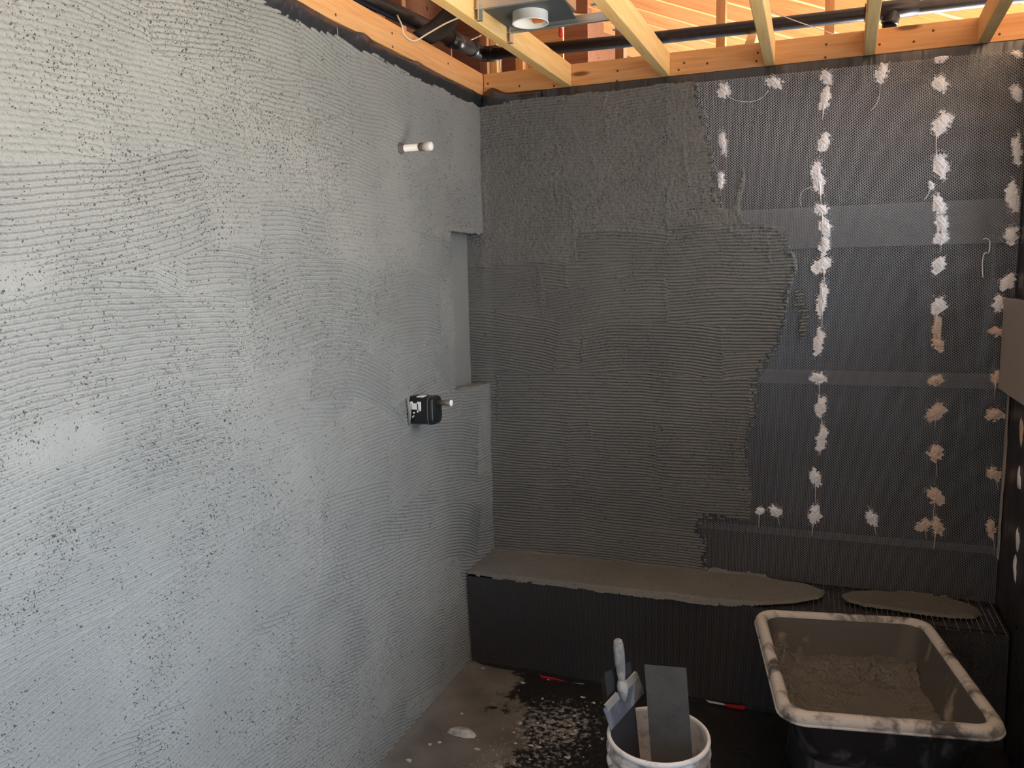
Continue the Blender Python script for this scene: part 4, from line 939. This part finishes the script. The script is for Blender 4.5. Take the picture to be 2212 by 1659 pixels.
# taping knife
kl, kr = img(1304, 1532, 2, 0.436), img(1376, 1452, 2, 0.494)
sh = Vector((0.008, -0.036, 0.021)); kl += sh; kr += sh
x = (kr - kl).normalized(); dn = Vector((0.035, -0.06, -1)); dn = (dn - x * dn.dot(x)).normalized(); n = x.cross(dn); wdt = (kr - kl).length; m = frame(kl, x, dn, n)
root = empty('taping_knife', tuple(kl), 'wide taping knife with grey handle and bright spine leaning on the bucket edge', 'putty knife')
bm = bmesh.new(); bbox(bm, (0, 0.0, -0.0005), (wdt, 0.082, 0.0005), 0.0002, m); bmobj('blade', bm, [M['blue_steel']], root)
bm = bmesh.new(); bbox(bm, (0.012, -0.006, -0.004), (wdt * 0.40, 0.016, 0.003), 0.001, m); bbox(bm, (wdt * 0.62, -0.006, -0.004), (wdt - 0.006, 0.016, 0.003), 0.001, m); bmobj('spine', bm, [M['spine']], root)
hb = m @ Vector((wdt * 0.50, 0.012, -0.006)); ht = img(1335, 1384, 2, 0.632) + sh
bm = bmesh.new(); tube(bm, [hb.lerp(ht, t) for t in (-0.13, -0.05, 0.06, 0.17, 0.28)], [0.006, 0.010, 0.0165, 0.0165, 0.0105], 16); bmobj('ferrule', bm, [M['handle']], root, True)
bm = bmesh.new(); tube(bm, [hb.lerp(ht, t) for t in (0.24, 0.32, 0.45, 0.62, 0.80, 0.92, 0.98, 1.0)], [0.0105, 0.0115, 0.0135, 0.0155, 0.0160, 0.0148, 0.0125, 0.009], 16); bmobj('handle', bm, [M['handle']], root, True)

# ------------------------------------------------------------------ scraps at the foot of the bench
def scrap(name, label, pts, mat, cat, thick=0.003):
    bm = bmesh.new(); f = bm.faces.new([bm.verts.new(p) for p in pts]); r = bmesh.ops.extrude_face_region(bm, geom=[f])
    for v in r['geom']:
        if isinstance(v, bmesh.types.BMVert): v.co += Vector((0, -thick, thick * 0.4))
    tag(bmobj(name, bm, [mat]), label, cat)
def P(px, py, y): return img(px, py, 1, y)
yb = -0.30
scrap('tape_scrap', 'red plastic scrap under the bench lath left of the bucket', [P(1167, 1458, yb), P(1198, 1464, yb), P(1234, 1475, yb), P(1222, 1479, yb), P(1195, 1476, yb), P(1172, 1470, yb)], M['red'], 'scrap')
scrap('paper_scrap', 'tiny white torn scrap beside the red scrap under the bench', [P(1236, 1474, yb), P(1262, 1477, yb), P(1250, 1484, yb)], M['paper'], 'scrap')
scrap('tape_scrap', 'red plastic scrap under the bench lath right of the bucket', [P(1565, 1520, yb), P(1610, 1524, yb), P(1608, 1533, yb), P(1572, 1527, yb)], M['red'], 'scrap')
scrap('paper_scrap', 'thin white torn scrap beside the red scrap right of the bucket', [P(1525, 1512, yb), P(1562, 1519, yb), P(1568, 1524, yb), P(1532, 1518, yb)], M['paper'], 'scrap')
cc = img(998, 1580, 2, 0.01); bm = bmesh.new(); n = 24; rings = []
for f, h in ((1.0, 0.002), (0.85, 0.014), (0.5, 0.022)):
    rings.append([bm.verts.new((cc.x + 0.062 * f * math.cos(2 * math.pi * i / n) * r2.uniform(.85, 1.1), cc.y + 0.026 * f * math.sin(2 * math.pi * i / n) * r2.uniform(.85, 1.1), h)) for i in range(n)])
for a_, b_ in zip(rings[:-1], rings[1:]):
    for i in range(n): bm.faces.new((a_[i], a_[(i + 1) % n], b_[(i + 1) % n], b_[i]))
bm.faces.new(rings[-1]); tag(bmobj('powder_heap', bm, [M['powder']], smooth=True), 'small pale powdery heap on the floor near the left wall', 'powder')
